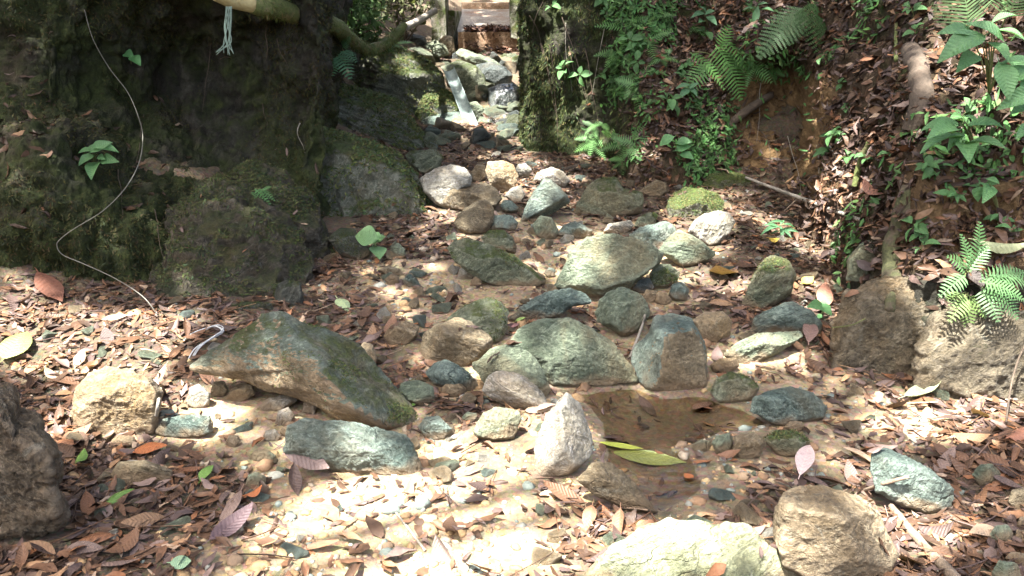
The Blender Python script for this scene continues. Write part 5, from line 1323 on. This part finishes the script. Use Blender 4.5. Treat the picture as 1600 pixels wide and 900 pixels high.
ORANGE = (0.36, 0.12, 0.04); GREEN = (0.13, 0.24, 0.05); PALEG = (0.36, 0.42, 0.14); TAN = (0.36, 0.25, 0.14); PURP = (0.10, 0.065, 0.07); WHITE = (0.5, 0.42, 0.38); YEL = (0.5, 0.36, 0.06); RED = (0.33, 0.10, 0.05)
px_leaf('large red-brown curled leaf against the foot of the left wall', (62, 438), (98, 476), (0.15, 0.065, 0.042), 0.34, 0.03, me=LFLAT)
px_leaf('bright orange-brown leaf by the tan sunlit boulder', (208, 712), (264, 706), ORANGE, 0.5, 0.03)
px_leaf('round orange leaf in the left foreground litter', (384, 782), (412, 774), ORANGE, 0.75, 0.03)
px_leaf('purple curled leaf on the sand at lower left', (330, 852), (398, 806), PURP, 0.45, 0.03)
px_leaf('long purple-brown leaf lying on the flat teal slab', (442, 702), (520, 738), (0.16, 0.115, 0.105), 0.3, 0.02)
px_leaf('tan flat leaf below the flat teal slab', (525, 752), (577, 734), TAN, 0.38, 0.02)
px_leaf('pale green leaf right of the flat teal slab', (680, 706), (716, 728), (0.30, 0.36, 0.17), 0.65, 0.01)
px_leaf('brown leaf lying on the bleached gravel', (678, 855), (714, 888), (0.15, 0.11, 0.09), 0.55, 0.02)
px_leaf('yellow-green eaten leaf floating on the pool', (936, 697), (1004, 710), (0.36, 0.40, 0.06), 0.22, 0.02, tilt=0.03, me=LFLAT)
px_leaf('broad pale green leaf floating on the pool', (958, 713), (1072, 728), (0.33, 0.40, 0.15), 0.30, 0.015, tilt=0.03, me=LFLAT)
px_leaf('small orange leaf in the pool mud', (1070, 745), (1084, 756), ORANGE, 0.6, 0.02)
px_leaf('pinkish white leaf standing up behind the squarish boulder', (1248, 757), (1262, 716), (0.52, 0.40, 0.38), 0.36, 0.06)
px_leaf('pale green leaf on the sunny ground at right', (1412, 626), (1468, 614), (0.42, 0.46, 0.28), 0.35, 0.03)
px_leaf('bright green two-lobed leaf at lower left', (164, 800), (212, 770), GREEN, 0.35, 0.03)
px_leaf('green leaf piece beside the left brown block', (124, 738), (134, 712), GREEN, 0.4, 0.04)
px_leaf('bluish green round leaf at the bottom left', (268, 888), (300, 884), (0.22, 0.34, 0.2), 0.8, 0.02)
px_leaf('green leaf right of the olive stone', (315, 760), (334, 736), GREEN, 0.5, 0.03)
px_leaf('yellow-green torn leaf at the left edge', (10, 570), (46, 530), (0.20, 0.22, 0.07), 0.6, 0.05)
px_leaf('pale green leaf lying alone in the middle litter', (528, 474), (546, 490), (0.34, 0.42, 0.22), 0.5, 0.03)
px_leaf('green leaf tip sticking out behind the angular rock', (640, 638), (656, 630), GREEN, 0.4, 0.02)
px_leaf('large rusty leaf below the cracked pale slab', (1120, 448), (1140, 414), (0.24, 0.14, 0.065), 0.5, 0.03)
px_leaf('yellow leaf in the dark litter by the bedrock outcrop', (1252, 452), (1268, 446), YEL, 0.7, 0.04)
px_leaf('yellow leaf beside the rosette plant', (1198, 384), (1216, 382), YEL, 0.6, 0.04)
px_leaf('upright reddish leaf beside the bedrock outcrop', (1286, 492), (1287, 458), (0.38, 0.19, 0.13), 0.35, 0.06)
px_leaf('brown leaf standing against the tilted slab', (1262, 545), (1264, 512), (0.19, 0.12, 0.1), 0.35, 0.05)
px_leaf('reddish leaf at the right picture edge', (1572, 700), (1606, 680), (0.34, 0.16, 0.1), 0.5, 0.04)
px_leaf('glossy red leaf below the upper fern', (1345, 108), (1370, 95), (0.36, 0.17, 0.09), 0.45, 0.05)
px_leaf('rusty leaf on the bank beside the moss root', (1352, 300), (1388, 322), (0.28, 0.14, 0.1), 0.4, 0.06)
px_leaf('large grey-green leaf lying over the lower ferns', (1522, 410), (1606, 416), (0.30, 0.33, 0.18), 0.3, 0.12)
px_leaf('dark curled leaf in front of the grey layered rock', (1335, 420), (1362, 432), (0.05, 0.035, 0.035), 0.6, 0.06)
px_leaf('black folded leaf among the lower ferns', (1495, 440), (1540, 470), (0.045, 0.035, 0.03), 0.4, 0.08)
px_leaf('pale broad leaf tip at the pool corner boulder', (838, 648), (868, 640), (0.42, 0.30, 0.24), 0.5, 0.03)
px_leaf('orange leaf by the white ridge rock', (818, 712), (836, 700), ORANGE, 0.5, 0.03)
px_leaf('dark red leaves wedged behind the pale slab', (790, 520), (812, 512), (0.10, 0.045, 0.045), 0.5, 0.03)
px_leaf('small green leaf caught on the pale slab', (806, 508), (822, 503), (0.25, 0.36, 0.10), 0.5, 0.03)
cnt = 0
while cnt < 260:
    i = random.randrange(len(Pl))
    p = Pl[i]
    if p[1] > 3.7 and random.random() < 0.8: continue
    px, py, dz = project(p)
    if not (5 < px < 1595 and 440 < py < 895): continue
    bi_ = random.choice([1, 1, 2, 2, 3, 3, 4, 8, 5, 6, 7, 9]); c = BROWNS[bi_] * random.uniform(0.8, 1.25)
    o = place_leaf('fallen_leaf', random.choice(LM), p + np.array([0, 0, random.uniform(0.012, 0.03)]), Nl[i] + RNG.normal(0, 0.25, 3), rand_dirs(1)[0], random.uniform(0.08, 0.15), tuple(c))
    lb = 'dead %s leaf lying on top %s' % ({1: "dark brown", 8: "blackish brown", 2: 'brown', 3: 'grey-brown', 4: 'purplish grey', 5: 'tan', 6: 'orange-brown', 7: 'pale cream', 9: 'reddish brown'}[bi_], zone_of(p)); tag(o, lb, 'leaf', lb.replace('leaf', 'leaves'))
    cnt += 1

# ================================================================== plants
FACE = UP * 0.62 - FWD * 0.78
def plant(name, label, cat, root_px, leaves, col, base_lift=0.12, wr=0.42, stems=True, group=None, jitter=0.15):
    """leaves: (base px, tip px); they stand a little off the surface"""
    h, n, ow = hit(*root_px)
    t = empty(name, h); tag(t, label, cat, group)
    D0 = (h - CAM) @ FWD
    for k, (a, b) in enumerate(leaves):
        d0 = D0 - base_lift + random.uniform(-0.03, 0.03); d1 = d0 + random.uniform(-0.10, 0.03)
        A = CAM + ray(*a) * d0; B = CAM + ray(*b) * d1
        L = np.linalg.norm(B - A)
        nn = FACE + RNG.normal(0, 0.22, 3)
        me = LG[2]
        w0 = 0.48
        c = np.array(col) * random.uniform(1 - jitter, 1 + jitter)
        o = place_leaf('leaf', me, (A + B) / 2, nn, B - A, L, tuple(c), wr * random.uniform(0.9, 1.1) / w0)
        mw = o.matrix_world.copy(); mw.translation = mw.translation - Vector(h)
        o.parent = t; o.matrix_parent_inverse = Matrix.Identity(4); o.matrix_local = mw
        if stems:
            mid = (h + A) / 2 + np.array([0, 0, 0.02])
            tube('stem', [h, mid, A], [0.004, 0.003, 0.002], M['stem'], seg=5, n=8, parent=t)
    return t
BRIGHT = (0.10, 0.22, 0.085)
plant('broadleaf_plant', 'large broadleaf plant at the top right corner', 'plant', (1545, 150),
      [((1538, 55), (1468, 90)), ((1535, 70), (1490, 122)), ((1545, 60), (1575, 98)), ((1555, 45), (1604, 62)), ((1530, 45), (1462, 58)), ((1550, 35), (1590, 20)), ((1545, 75), (1535, 20)), ((1570, 95), (1625, 128)), ((1560, 100), (1580, 150))], BRIGHT, 0.35, 0.46)
plant('broadleaf_plant', 'drooping broadleaf plant on the right bank under the top plant', 'plant', (1525, 250),
      [((1500, 192), (1440, 200)), ((1502, 195), (1442, 250)), ((1505, 196), (1482, 243)), ((1508, 198), (1508, 272)), ((1512, 198), (1562, 255)), ((1512, 194), (1572, 198)), ((1508, 190), (1530, 182)), ((1504, 192), (1448, 218))], BRIGHT, 0.25, 0.36)
plant('broadleaf_plant', 'broadleaf plant cut by the right picture edge', 'plant', (1605, 190),
      [((1618, 100), (1565, 140)), ((1620, 95), (1562, 100)), ((1620, 110), (1590, 150)), ((1625, 140), (1560, 168)), ((1628, 150), (1575, 185)), ((1625, 200), (1588, 215)), ((1625, 220), (1595, 240))], BRIGHT, 0.25, 0.42)
plant('broadleaf_plant', 'bright broad-leaved seedling on the mossy left wall', 'plant', (148, 262),
      [((147, 243), (122, 256)), ((148, 245), (145, 284)), ((150, 245), (190, 256)), ((148, 240), (168, 218)), ((145, 240), (122, 232)), ((150, 240), (178, 225)), ((146, 240), (140, 222)), ((152, 242), (165, 250))], (0.09, 0.20, 0.075), 0.08, 0.48)
plant('seedling', 'round-leaved seedling at the end of the long mossy outcrop', 'plant', (588, 402), [((585, 380), (590, 362)), ((588, 378), (556, 362)), ((587, 385), (594, 402)), ((584, 378), (602, 368))], (0.16, 0.30, 0.12), 0.06, 0.85)
plant('seedling', 'seedling with heart-shaped leaves under the fern bank', 'plant', (1062, 258), [((1052, 222), (1030, 218)), ((1056, 230), (1078, 232)), ((1062, 240), (1084, 248)), ((1058, 226), (1080, 218))], (0.12, 0.27, 0.11), 0.08, 0.75)
plant('rosette_plant', 'star-shaped rosette plant beside the sunlit cream boulder', 'plant', (1218, 362), [((1218, 357), (1188, 362)), ((1218, 356), (1192, 350)), ((1218, 355), (1208, 340)), ((1219, 355), (1226, 340)), ((1220, 356), (1246, 350)), ((1220, 358), (1248, 362)), ((1218, 358), (1204, 368)), ((1219, 358), (1224, 371)), ((1220, 358), (1238, 370))], (0.08, 0.20, 0.09), 0.05, 0.22, stems=False)
plant('seedling', 'tiny seedling high on the dark wall', 'plant', (205, 100), [((203, 90), (199, 80)), ((206, 90), (218, 98))], (0.10, 0.26, 0.09), 0.05, 0.6)
plant('seedling', 'bright seedling by the upright reddish leaf', 'plant', (1285, 495), [((1283, 480), (1266, 476)), ((1284, 480), (1292, 466)), ((1284, 490), (1276, 500)), ((1285, 485), (1296, 482))], (0.13, 0.30, 0.12), 0.05, 0.6)
plant('seedling', 'slender seedling in front of the earth hollow', 'plant', (1275, 300), [((1290, 240), (1275, 236)), ((1300, 215), (1318, 206)), ((1292, 238), (1310, 232)), ((1298, 216), (1284, 210)), ((1305, 200), (1330, 208))], (0.09, 0.2, 0.08), 0.12, 0.4)
plant('seedling', 'small leafy sprout on the bank above the heart-leaved seedling', 'plant', (1075, 150), [((1075, 138), (1058, 132)), ((1076, 138), (1092, 130)), ((1076, 140), (1062, 150)), ((1077, 140), (1090, 148))], (0.11, 0.24, 0.12), 0.1, 0.42)
plant('seedling', 'leafy plant at the top of the fern bank', 'plant', (1105, 40), [((1100, 25), (1082, 22)), ((1102, 24), (1118, 14)), ((1102, 27), (1090, 40)), ((1104, 27), (1120, 36)), ((1102, 22), (1096, 8))], (0.08, 0.19, 0.09), 0.1, 0.4)
plant('seedling', 'arching narrow-leaved plant at the top middle of the bank', 'plant', (1185, 20), [((1180, 10), (1160, 18)), ((1182, 8), (1170, -6)), ((1184, 10), (1200, 2)), ((1182, 14), (1178, 40)), ((1186, 12), (1210, 20))], (0.09, 0.2, 0.09), 0.1, 0.3)
plant('seedling', 'narrow-leaved plant hanging at the right edge by the lower ferns', 'plant', (1560, 330), [((1545, 290), (1540, 312)), ((1542, 292), (1528, 285)), ((1546, 288), (1556, 276)), ((1538, 300), (1522, 306))], (0.12, 0.26, 0.1), 0.1, 0.4)

def fern(name, label, root_px, fronds, col, group=None, lift=0.15, bip=False):
    h, n, ow = hit(*root_px)
    t = empty(name, h); tag(t, label, 'fern', group)
    D0 = (h - CAM) @ FWD
    for (a, b, wpx) in fronds:
        d0 = D0 - lift * random.uniform(0.6, 1.0); d1 = d0 - random.uniform(-0.03, 0.10)
        A = CAM + ray(*a) * d0; B = CAM + ray(*b) * d1
        L = np.linalg.norm(B - A); W = wpx * d0 / FPX
        d = (B - A) / L; nn = FACE + RNG.normal(0, 0.15, 3); nn = nn - d * (nn @ d); nn /= np.linalg.norm(nn); s = np.cross(nn, d)
        V, F = [], []
        def quad(p0, dr, sd_, ln, wd, dz):
            k = len(V)
            V.extend([p0 - sd_ * wd * 0.5, p0 + sd_ * wd * 0.5, p0 + dr * ln * 0.55 + sd_ * wd * 0.45 + nn * dz, p0 + dr * ln - nn * dz * 0.2, p0 + dr * ln * 0.55 - sd_ * wd * 0.45 + nn * dz])
            F.append((k, k + 1, k + 2, k + 4)); F3.append((k + 4, k + 2, k + 3))
        F3 = []
        def arch(tt): return A + d * L * tt + nn * (0.16 * L * math.sin(math.pi * tt) * 0.6)
        m = max(8, min(18, int(math.hypot(b[0] - a[0], b[1] - a[1]) / 5.5))) if not bip else 15
        for i in range(m):
            tt = (i + 1.0) / (m + 0.6)
            wl = W * 0.5 * (math.sin(math.pi * min(1, 0.12 + 0.88 * tt) ** 0.75) ** 0.8 + 0.06)
            for sg in (-1, 1):
                dr = s * sg * 0.93 + d * 0.36 + nn * random.uniform(-0.12, 0.05); dr = dr / np.linalg.norm(dr)
                sd_ = np.cross(nn, dr)
                p0 = arch(tt)
                if not bip:
                    quad(p0, dr, sd_, wl, L / m * 0.52, 0.004)
                else:
                    q = max(4, int(11 * wl / (W * 0.5)))
                    quad(p0, dr, sd_, wl, L * 0.006, 0.0)
                    for j in range(q):
                        u = (j + 0.5) / q
                        for g2 in (-1, 1):
                            e = sd_ * g2 * 0.9 + dr * 0.45; e = e / np.linalg.norm(e)
                            quad(p0 + dr * wl * u, e, np.cross(nn, e), L / m * 0.62 * (1.05 - 0.75 * u), wl / q * 0.8, 0.002)
        k = len(V)
        for i in range(9):
            c = arch(i / 8); r_ = 0.004 * (1.1 - i / 8)
            V.extend([c - s * r_ - nn * 0.001, c + s * r_ - nn * 0.001])
            if i: F.append((k + 2 * i - 2, k + 2 * i - 1, k + 2 * i + 1, k + 2 * i))
        o = mobj('frond', np.array(V), [np.array(F), np.array(F3)], M['frond'], parent=t, smooth=False)
        o.color = (*(np.array(col) * random.uniform(0.8, 1.2)), 1)
        tube('stalk', [h, (h + A) / 2 + np.array([0, 0, 0.02]), A], [0.004, 0.003], M['stem'], seg=5, n=8, parent=t).parent = o
    return t
FG = (0.085, 0.175, 0.065)
fern('fern', 'large feathery fern hanging from the top of the bank', (1265, 15), [((1262, 2), (1302, 110), 92), ((1258, 12), (1184, 92), 60), ((1255, 20), (1228, 70), 48), ((1268, 0), (1330, 20), 60)], FG, bip=True, lift=0.3)
fern('fern', 'bright yellow-green fern above the earth hollow', (1120, 90), [((1078, 82), (1132, 142), 34), ((1118, 70), (1158, 158), 62), ((1130, 62), (1172, 120), 50), ((1108, 100), (1066, 150), 42), ((1126, 75), (1140, 38), 30)], (0.10, 0.22, 0.06), lift=0.25)
fern('fern', 'dense fern over the bedrock outcrop at the right edge', (1545, 455), [((1535, 440), (1600, 470), 50), ((1540, 440), (1590, 500), 46), ((1530, 440), (1600, 425), 44), ((1535, 450), (1560, 505), 40), ((1545, 430), (1620, 448), 46)], FG, lift=0.22)
fern('fern', 'upright fern left of the dense right-edge fern', (1510, 430), [((1515, 425), (1530, 345), 44), ((1510, 425), (1478, 400), 34), ((1508, 430), (1466, 465), 34), ((1512, 425), (1500, 365), 36), ((1515, 425), (1545, 385), 34)], FG, lift=0.2)
fern('fern', 'fern drooping over the damp bedrock with bare roots', (1510, 470), [((1508, 462), (1482, 505), 36), ((1510, 465), (1512, 515), 36), ((1512, 460), (1540, 498), 34), ((1505, 458), (1478, 470), 30)], (0.12, 0.18, 0.06), lift=0.15)
fern('fern', 'fern hanging below the mossy limb', (540, 100), [((528, 85), (548, 125), 34), ((532, 80), (558, 98), 30), ((526, 88), (520, 120), 26), ((535, 75), (548, 58), 26)], (0.07, 0.17, 0.08), lift=0.2)
fern('palm_frond', 'pinnate palm-like frond at the top right', (1540, 120), [((1512, 48), (1500, -25), 120), ((1570, 30), (1600, -30), 90)], (0.15, 0.24, 0.10), lift=0.45)
fern('fern', 'small bright fern at the cliff foot', (960, 225), [((960, 212), (985, 200), 16), ((958, 212), (972, 190), 14), ((956, 215), (940, 205), 14), ((960, 216), (978, 216), 14)], (0.12, 0.27, 0.05), lift=0.06)
fern('fern', 'tiny green fern on the dark rounded boulder', (410, 305), [((398, 295), (425, 325), 14), ((405, 295), (430, 315), 14), ((390, 300), (412, 322), 12), ((410, 298), (425, 292), 10)], (0.07, 0.17, 0.05), lift=0.04)

# seedlings and little ferns over the bank: prototypes, then copies
def copy_tree(o, parent=None):
    c = o.copy(); COL.objects.link(c)
    if parent is not None: c.parent = parent
    for ch in o.children: copy_tree(ch, c)
    return c
protos = []
def proto_seedling(k):
    t = empty('seedling', (0, 0, 0)); n = random.randint(4, 7)
    for i in range(n):
        an = i / n * 6.28 + random.uniform(-.4, .4); z = 0.05 + 0.02 * i * random.random()
        d = np.array([math.cos(an), math.sin(an), random.uniform(-0.25, 0.2)]); L = random.uniform(0.055, 0.10)
        o = place_leaf('leaf', LG[random.randrange(1, 4)], d * L * 0.6 + np.array([0, 0, z]), np.array([0, 0, 1.0]) - 0.3 * d * d[2] + RNG.normal(0, 0.2, 3), d, L, tuple(np.array((0.09, 0.20, 0.07)) * random.uniform(0.8, 1.3)))
        o.parent = t
    tube('stem', [(0, 0, -0.02), (0.004, 0, 0.03), (0, 0, 0.075)], [0.003, 0.002], M['stem'], seg=5, n=8, parent=t)
    return t
def proto_fern(k):
    t = empty('small_fern', (0, 0, 0))
    for i in range(5):
        an = i / 5 * 6.28 + random.uniform(-.4, .4); L = random.uniform(0.12, 0.2)
        d = np.array([math.cos(an), math.sin(an), 0.25]); s = np.array([-math.sin(an), math.cos(an), 0]); nn = np.cross(d, s)
        V, F = [], []
        for j in range(11):
            tt = (j + 1) / 11.5; c = d * L * tt + np.array([0, 0, -0.35 * L * tt * tt]); wl = 0.16 * L * math.sin(math.pi * min(1, 0.2 + 0.8 * tt)) + 0.004
            for sg in (-1, 1):
                e = s * sg + d * 0.35; k0 = len(V); hw = d * L * 0.036
                V.extend([c - hw, c + hw, c + e * wl * 1.6 + np.array([0, 0, -0.004])]); F.append((k0, k0 + 1, k0 + 2))
        o = mobj('frond', np.array(V), np.array(F), M['frond'], parent=t, smooth=False); o.color = (*(np.array((0.085, 0.19, 0.055)) * random.uniform(0.8, 1.3)), 1)
    return t
SEED = [proto_seedling(i) for i in range(4)]; SFERN = [proto_fern(i) for i in range(3)]
used = set()
def spot(pro, px, py, label, cat, group, s=1.0):
    h, n, ow = hit(px, py)
    key = id(pro)
    o = pro if key not in used else copy_tree(pro)
    used.add(key)
    o.location = h + n * 0.01
    up = unit((n * 0.8 + np.array([0, -0.1, 0.7]))[None])[0]
    q = Vector((0, 0, 1)).rotation_difference(Vector(up))
    o.rotation_mode = 'QUATERNION'; o.rotation_quaternion = q @ Matrix.Rotation(random.uniform(0, 6.28), 4, 'Z').to_quaternion()
    o.scale = (s, s, s)
    tag(o, label, cat, group)
for i in range(52):
    z = i % 4
    if z == 3 and i > 24: continue
    if z == 0: px, py, lab, g = random.uniform(960, 1120), random.uniform(20, 270), 'small green seedling sprouting from the fern bank beside the cliff', 'seedlings on the fern bank'
    elif z == 1: px, py, lab, g = random.uniform(1280, 1450), random.uniform(10, 330), 'small green seedling in the litter of the right bank', 'seedlings on the littered bank'
    elif z == 2: px, py, lab, g = random.uniform(1440, 1595), random.uniform(150, 400), 'small green seedling under the broadleaf plants', 'seedlings under the broadleaf plants'
    else: px, py, lab, g = random.uniform(830, 950), random.uniform(0, 160), 'small green seedling hanging on the dark cliff', 'seedlings on the cliff'
    spot(SEED[i % 4 if i < 4 else random.randrange(4)], px, py, lab, 'seedling', g, random.uniform(0.6, 1.15) * (0.75 if z in (1, 2) else 1.0))
for i in range(34):
    z = i % 3
    if z == 0: px, py, lab, g = random.uniform(925, 1010), random.uniform(40, 260), 'small fern hanging in the crack between cliff and bank', 'small ferns beside the cliff'
    elif z == 1: px, py, lab, g = random.uniform(1000, 1200), random.uniform(0, 120), 'small fern on the shady upper bank', 'small ferns on the upper bank'
    else: px, py, lab, g = random.uniform(520, 640), random.uniform(5, 110), 'small fern on the far mossy side of the gully', 'small ferns at the gully head'
    spot(SFERN[i % 3 if i < 3 else random.randrange(3)], px, py, lab, 'fern', g, random.uniform(0.7, 1.3))

# shrubs on the far left side of the gully
def shrub(label, px0, px1, py0, py1, Yd, n, col):
    base = at_y((px0 + px1) / 2, py1, Yd)
    t = empty('shrub', base); tag(t, label, 'shrub')
    C = at_y((px0 + px1) / 2, (py0 + py1) / 2, Yd); rx = (px1 - px0) / 2 * Yd / FPX; rz = (py1 - py0) / 2 * Yd / FPX
    P = unit(RNG.normal(0, 1, (n, 3))) * (RNG.random(n) ** 0.4)[:, None] * np.array([rx, 0.5, rz]) + C
    nn = unit(RNG.normal(0, 0.6, (n, 3)) + np.array([0, -0.4, 0.7])); L_ = RNG.uniform(0.05, 0.13, n)
    V, F = leaf_batch(P, nn, RNG.normal(0, 1, (n, 3)), L_, L_ * 0.4, RNG.normal(0, 0.1, n), RNG.normal(0, 0.15, n))
    mobj('crown', V, F, M['mossblade'], parent=t, attrs={'col': np.repeat(np.array([col]) * RNG.uniform(0.5, 1.6, (n, 1)), 15, 0)})
    for k in range(7):
        e = C + np.array([random.uniform(-1, 1) * rx, random.uniform(-.4, .2), random.uniform(-0.3, 1) * rz])
        tube('trunk' if k == 0 else 'limb', [base - np.array([0, 0, 0.2]), (base + e) / 2 + RNG.normal(0, 0.06, 3), e], [0.014, 0.008, 0.003], M['root'], seg=6, n=12, parent=t)
shrub('leafy shrub behind the mossy limb', 515, 600, -40, 70, 8.9, 700, (0.06, 0.11, 0.035))
shrub('twiggy brown-green shrub left of the concrete post', 580, 680, -50, 45, 10.6, 520, (0.09, 0.10, 0.045))
shrub('dark leafy shrub at the top of the far left side', 500, 660, -160, -10, 11.5, 900, (0.05, 0.09, 0.03))

# ================================================================== UNSEEN TREES OVERHEAD: added for shade, crown gaps cut where sun patches should fall
LIT = [([(300, 940), (420, 790), (560, 735), (690, 680), (830, 600), (900, 640), (930, 730), (990, 800), (950, 940)], 1.6),
       ([(90, 570), (260, 570), (340, 600), (520, 610), (560, 660), (640, 680), (660, 750), (420, 740), (330, 700), (100, 690)], 0.95),
       ([(0, 470), (200, 490), (330, 500), (290, 580), (60, 600), (0, 590)], 0.55), ([(0, 190), (70, 220), (110, 330), (90, 470), (0, 460)], 0.55),
       ([(300, 560), (400, 490), (460, 490), (520, 530), (420, 560), (330, 590)], 0.7),
       ([(880, 375), (1040, 345), (1150, 325), (1160, 380), (1110, 420), (1000, 450), (900, 455)], 0.75), ([(1040, 290), (1140, 268), (1180, 290), (1130, 320), (1050, 320)], 0.6),
       ([(750, 540), (870, 520), (960, 560), (860, 640), (750, 610)], 0.6), ([(650, 255), (830, 250), (900, 280), (860, 340), (700, 300)], 0.55),
       ([(900, 820), (1200, 810), (1400, 760), (1400, 900), (900, 930)], 1.15), ([(1160, 600), (1480, 610), (1520, 700), (1300, 730), (1180, 680)], 0.65),
       ([(1340, 690), (1500, 720), (1600, 760), (1600, 900), (1450, 820)], 0.45), ([(1430, 0), (1610, 0), (1610, 270), (1430, 270)], 0.75), ([(1180, 0), (1330, 0), (1320, 110), (1180, 100)], 0.65),
       ([(1280, 240), (1460, 260), (1440, 340), (1300, 340)], 0.5), ([(660, -60), (840, -60), (830, 5), (690, 5)], 1.2), ([(665, 0), (712, 0), (712, 60), (665, 60)], 0.8), ([(600, 60), (820, 80), (835, 260), (690, 260), (640, 130)], 0.9), ([(530, 110), (690, 110), (705, 270), (620, 250), (540, 200)], 0.8), ([(560, 215), (640, 240), (700, 350), (660, 370), (600, 290)], 0.5),
       ([(1180, 330), (1320, 340), (1280, 460), (1140, 470)], 0.45), ([(1000, 490), (1280, 470), (1280, 560), (1010, 600)], 0.45), ([(860, 600), (1180, 610), (1150, 760), (930, 740)], 0.55)]
n = 27000
G = np.stack([RNG.uniform(-4.2, 4.2, n), RNG.uniform(0.4, 16.5, n), np.full(n, 0.3)], 1)
Hh = RNG.uniform(8.0, 10.5, n)
Q = G + SUN_L * (Hh / SUN_L[2])[:, None]
vis = np.ones(n, bool)
hits = np.zeros((n, 3)); ok = np.zeros(n, bool)
for i in range(n):
    h = BVH.ray_cast(Vector(Q[i]), Vector(-SUN_L))
    if h[0] is not None: hits[i] = h[0]; ok[i] = True
px_, py_, dz_ = project(np.where(ok[:, None], hits, G))
lit = np.zeros(n)
for pl, w in LIT: lit = np.maximum(lit, (w if w > 1 else 0.88 * w) * sstep(-25, 15, poly_dist(px_, py_, pl)))
nz_ = fbm((hits - SUN_L * (hits[:, 2:3] / SUN_L[2])) * 2.4, 2, 101) * 1.5
open_ = (nz_ + 0.5) < (lit * 1.35 - 0.25)
open_ |= (nz_ > 0.9) & ~((px_ < 560) & (py_ < 440))
open_ &= ok
Qk = Q[~open_]  # leaves on sun rays towards the wanted bright patches are left out
tr = [((-6.0, -2.2, 0.4), (-4.0, 0.0)), ((-6.5, 6.0, 2.6), (-4.5, 4.6)), ((-5.5, 12.5, 3.0), (-3.0, 10.5))]
near = np.argmin(np.stack([np.hypot(Qk[:, 0] - c[1][0], Qk[:, 1] - c[1][1]) for c in tr], 1), 1)
labs = ['unseen tree added to shade the gully from behind the camera', 'unseen tree added on top of the dark rock wall to shade it', 'unseen tree added above the far slope to shade the gully head']
for k, (base, cc) in enumerate(tr):
    t = empty('tree', base); tag(t, labs[k], 'tree')
    Pk = Qk[near == k]; m = len(Pk); base = np.array(base)
    L_ = RNG.uniform(0.18, 0.32, m)
    V, F = leaf_batch(Pk, unit(RNG.normal(0, 0.35, (m, 3)) + SUN_L * 0.8), rand_dirs(m), L_, L_ * 0.55, RNG.normal(0, 0.08, m), RNG.normal(0, 0.12, m), rows=4)
    mobj('crown', V, F, M['shade_canopy'], parent=t, attrs={'col': np.repeat(np.array([(0.06, 0.11, 0.03)]) * RNG.uniform(0.6, 1.4, (m, 1)), 12, 0)})
    top = np.array([cc[0], cc[1], 8.8])
    tube('trunk', [base - np.array([0, 0, 0.5]), base * 0.7 + top * 0.3 + np.array([-0.3, 0, 0.9]), base * 0.3 + top * 0.7 + np.array([0, 0, 0.3]), top], [0.16, 0.13, 0.1, 0.05], M['bark'], seg=10, n=30, parent=t, wob=0.15)
    for j in range(7):
        e = Pk[random.randrange(m)]
        tube('limb', [base * 0.35 + top * 0.65 + np.array([0, 0, 0.2]), (top + e) / 2 + np.array([0, 0, 0.2]), e], [0.05, 0.03, 0.012], M['bark'], seg=6, n=14, parent=t)
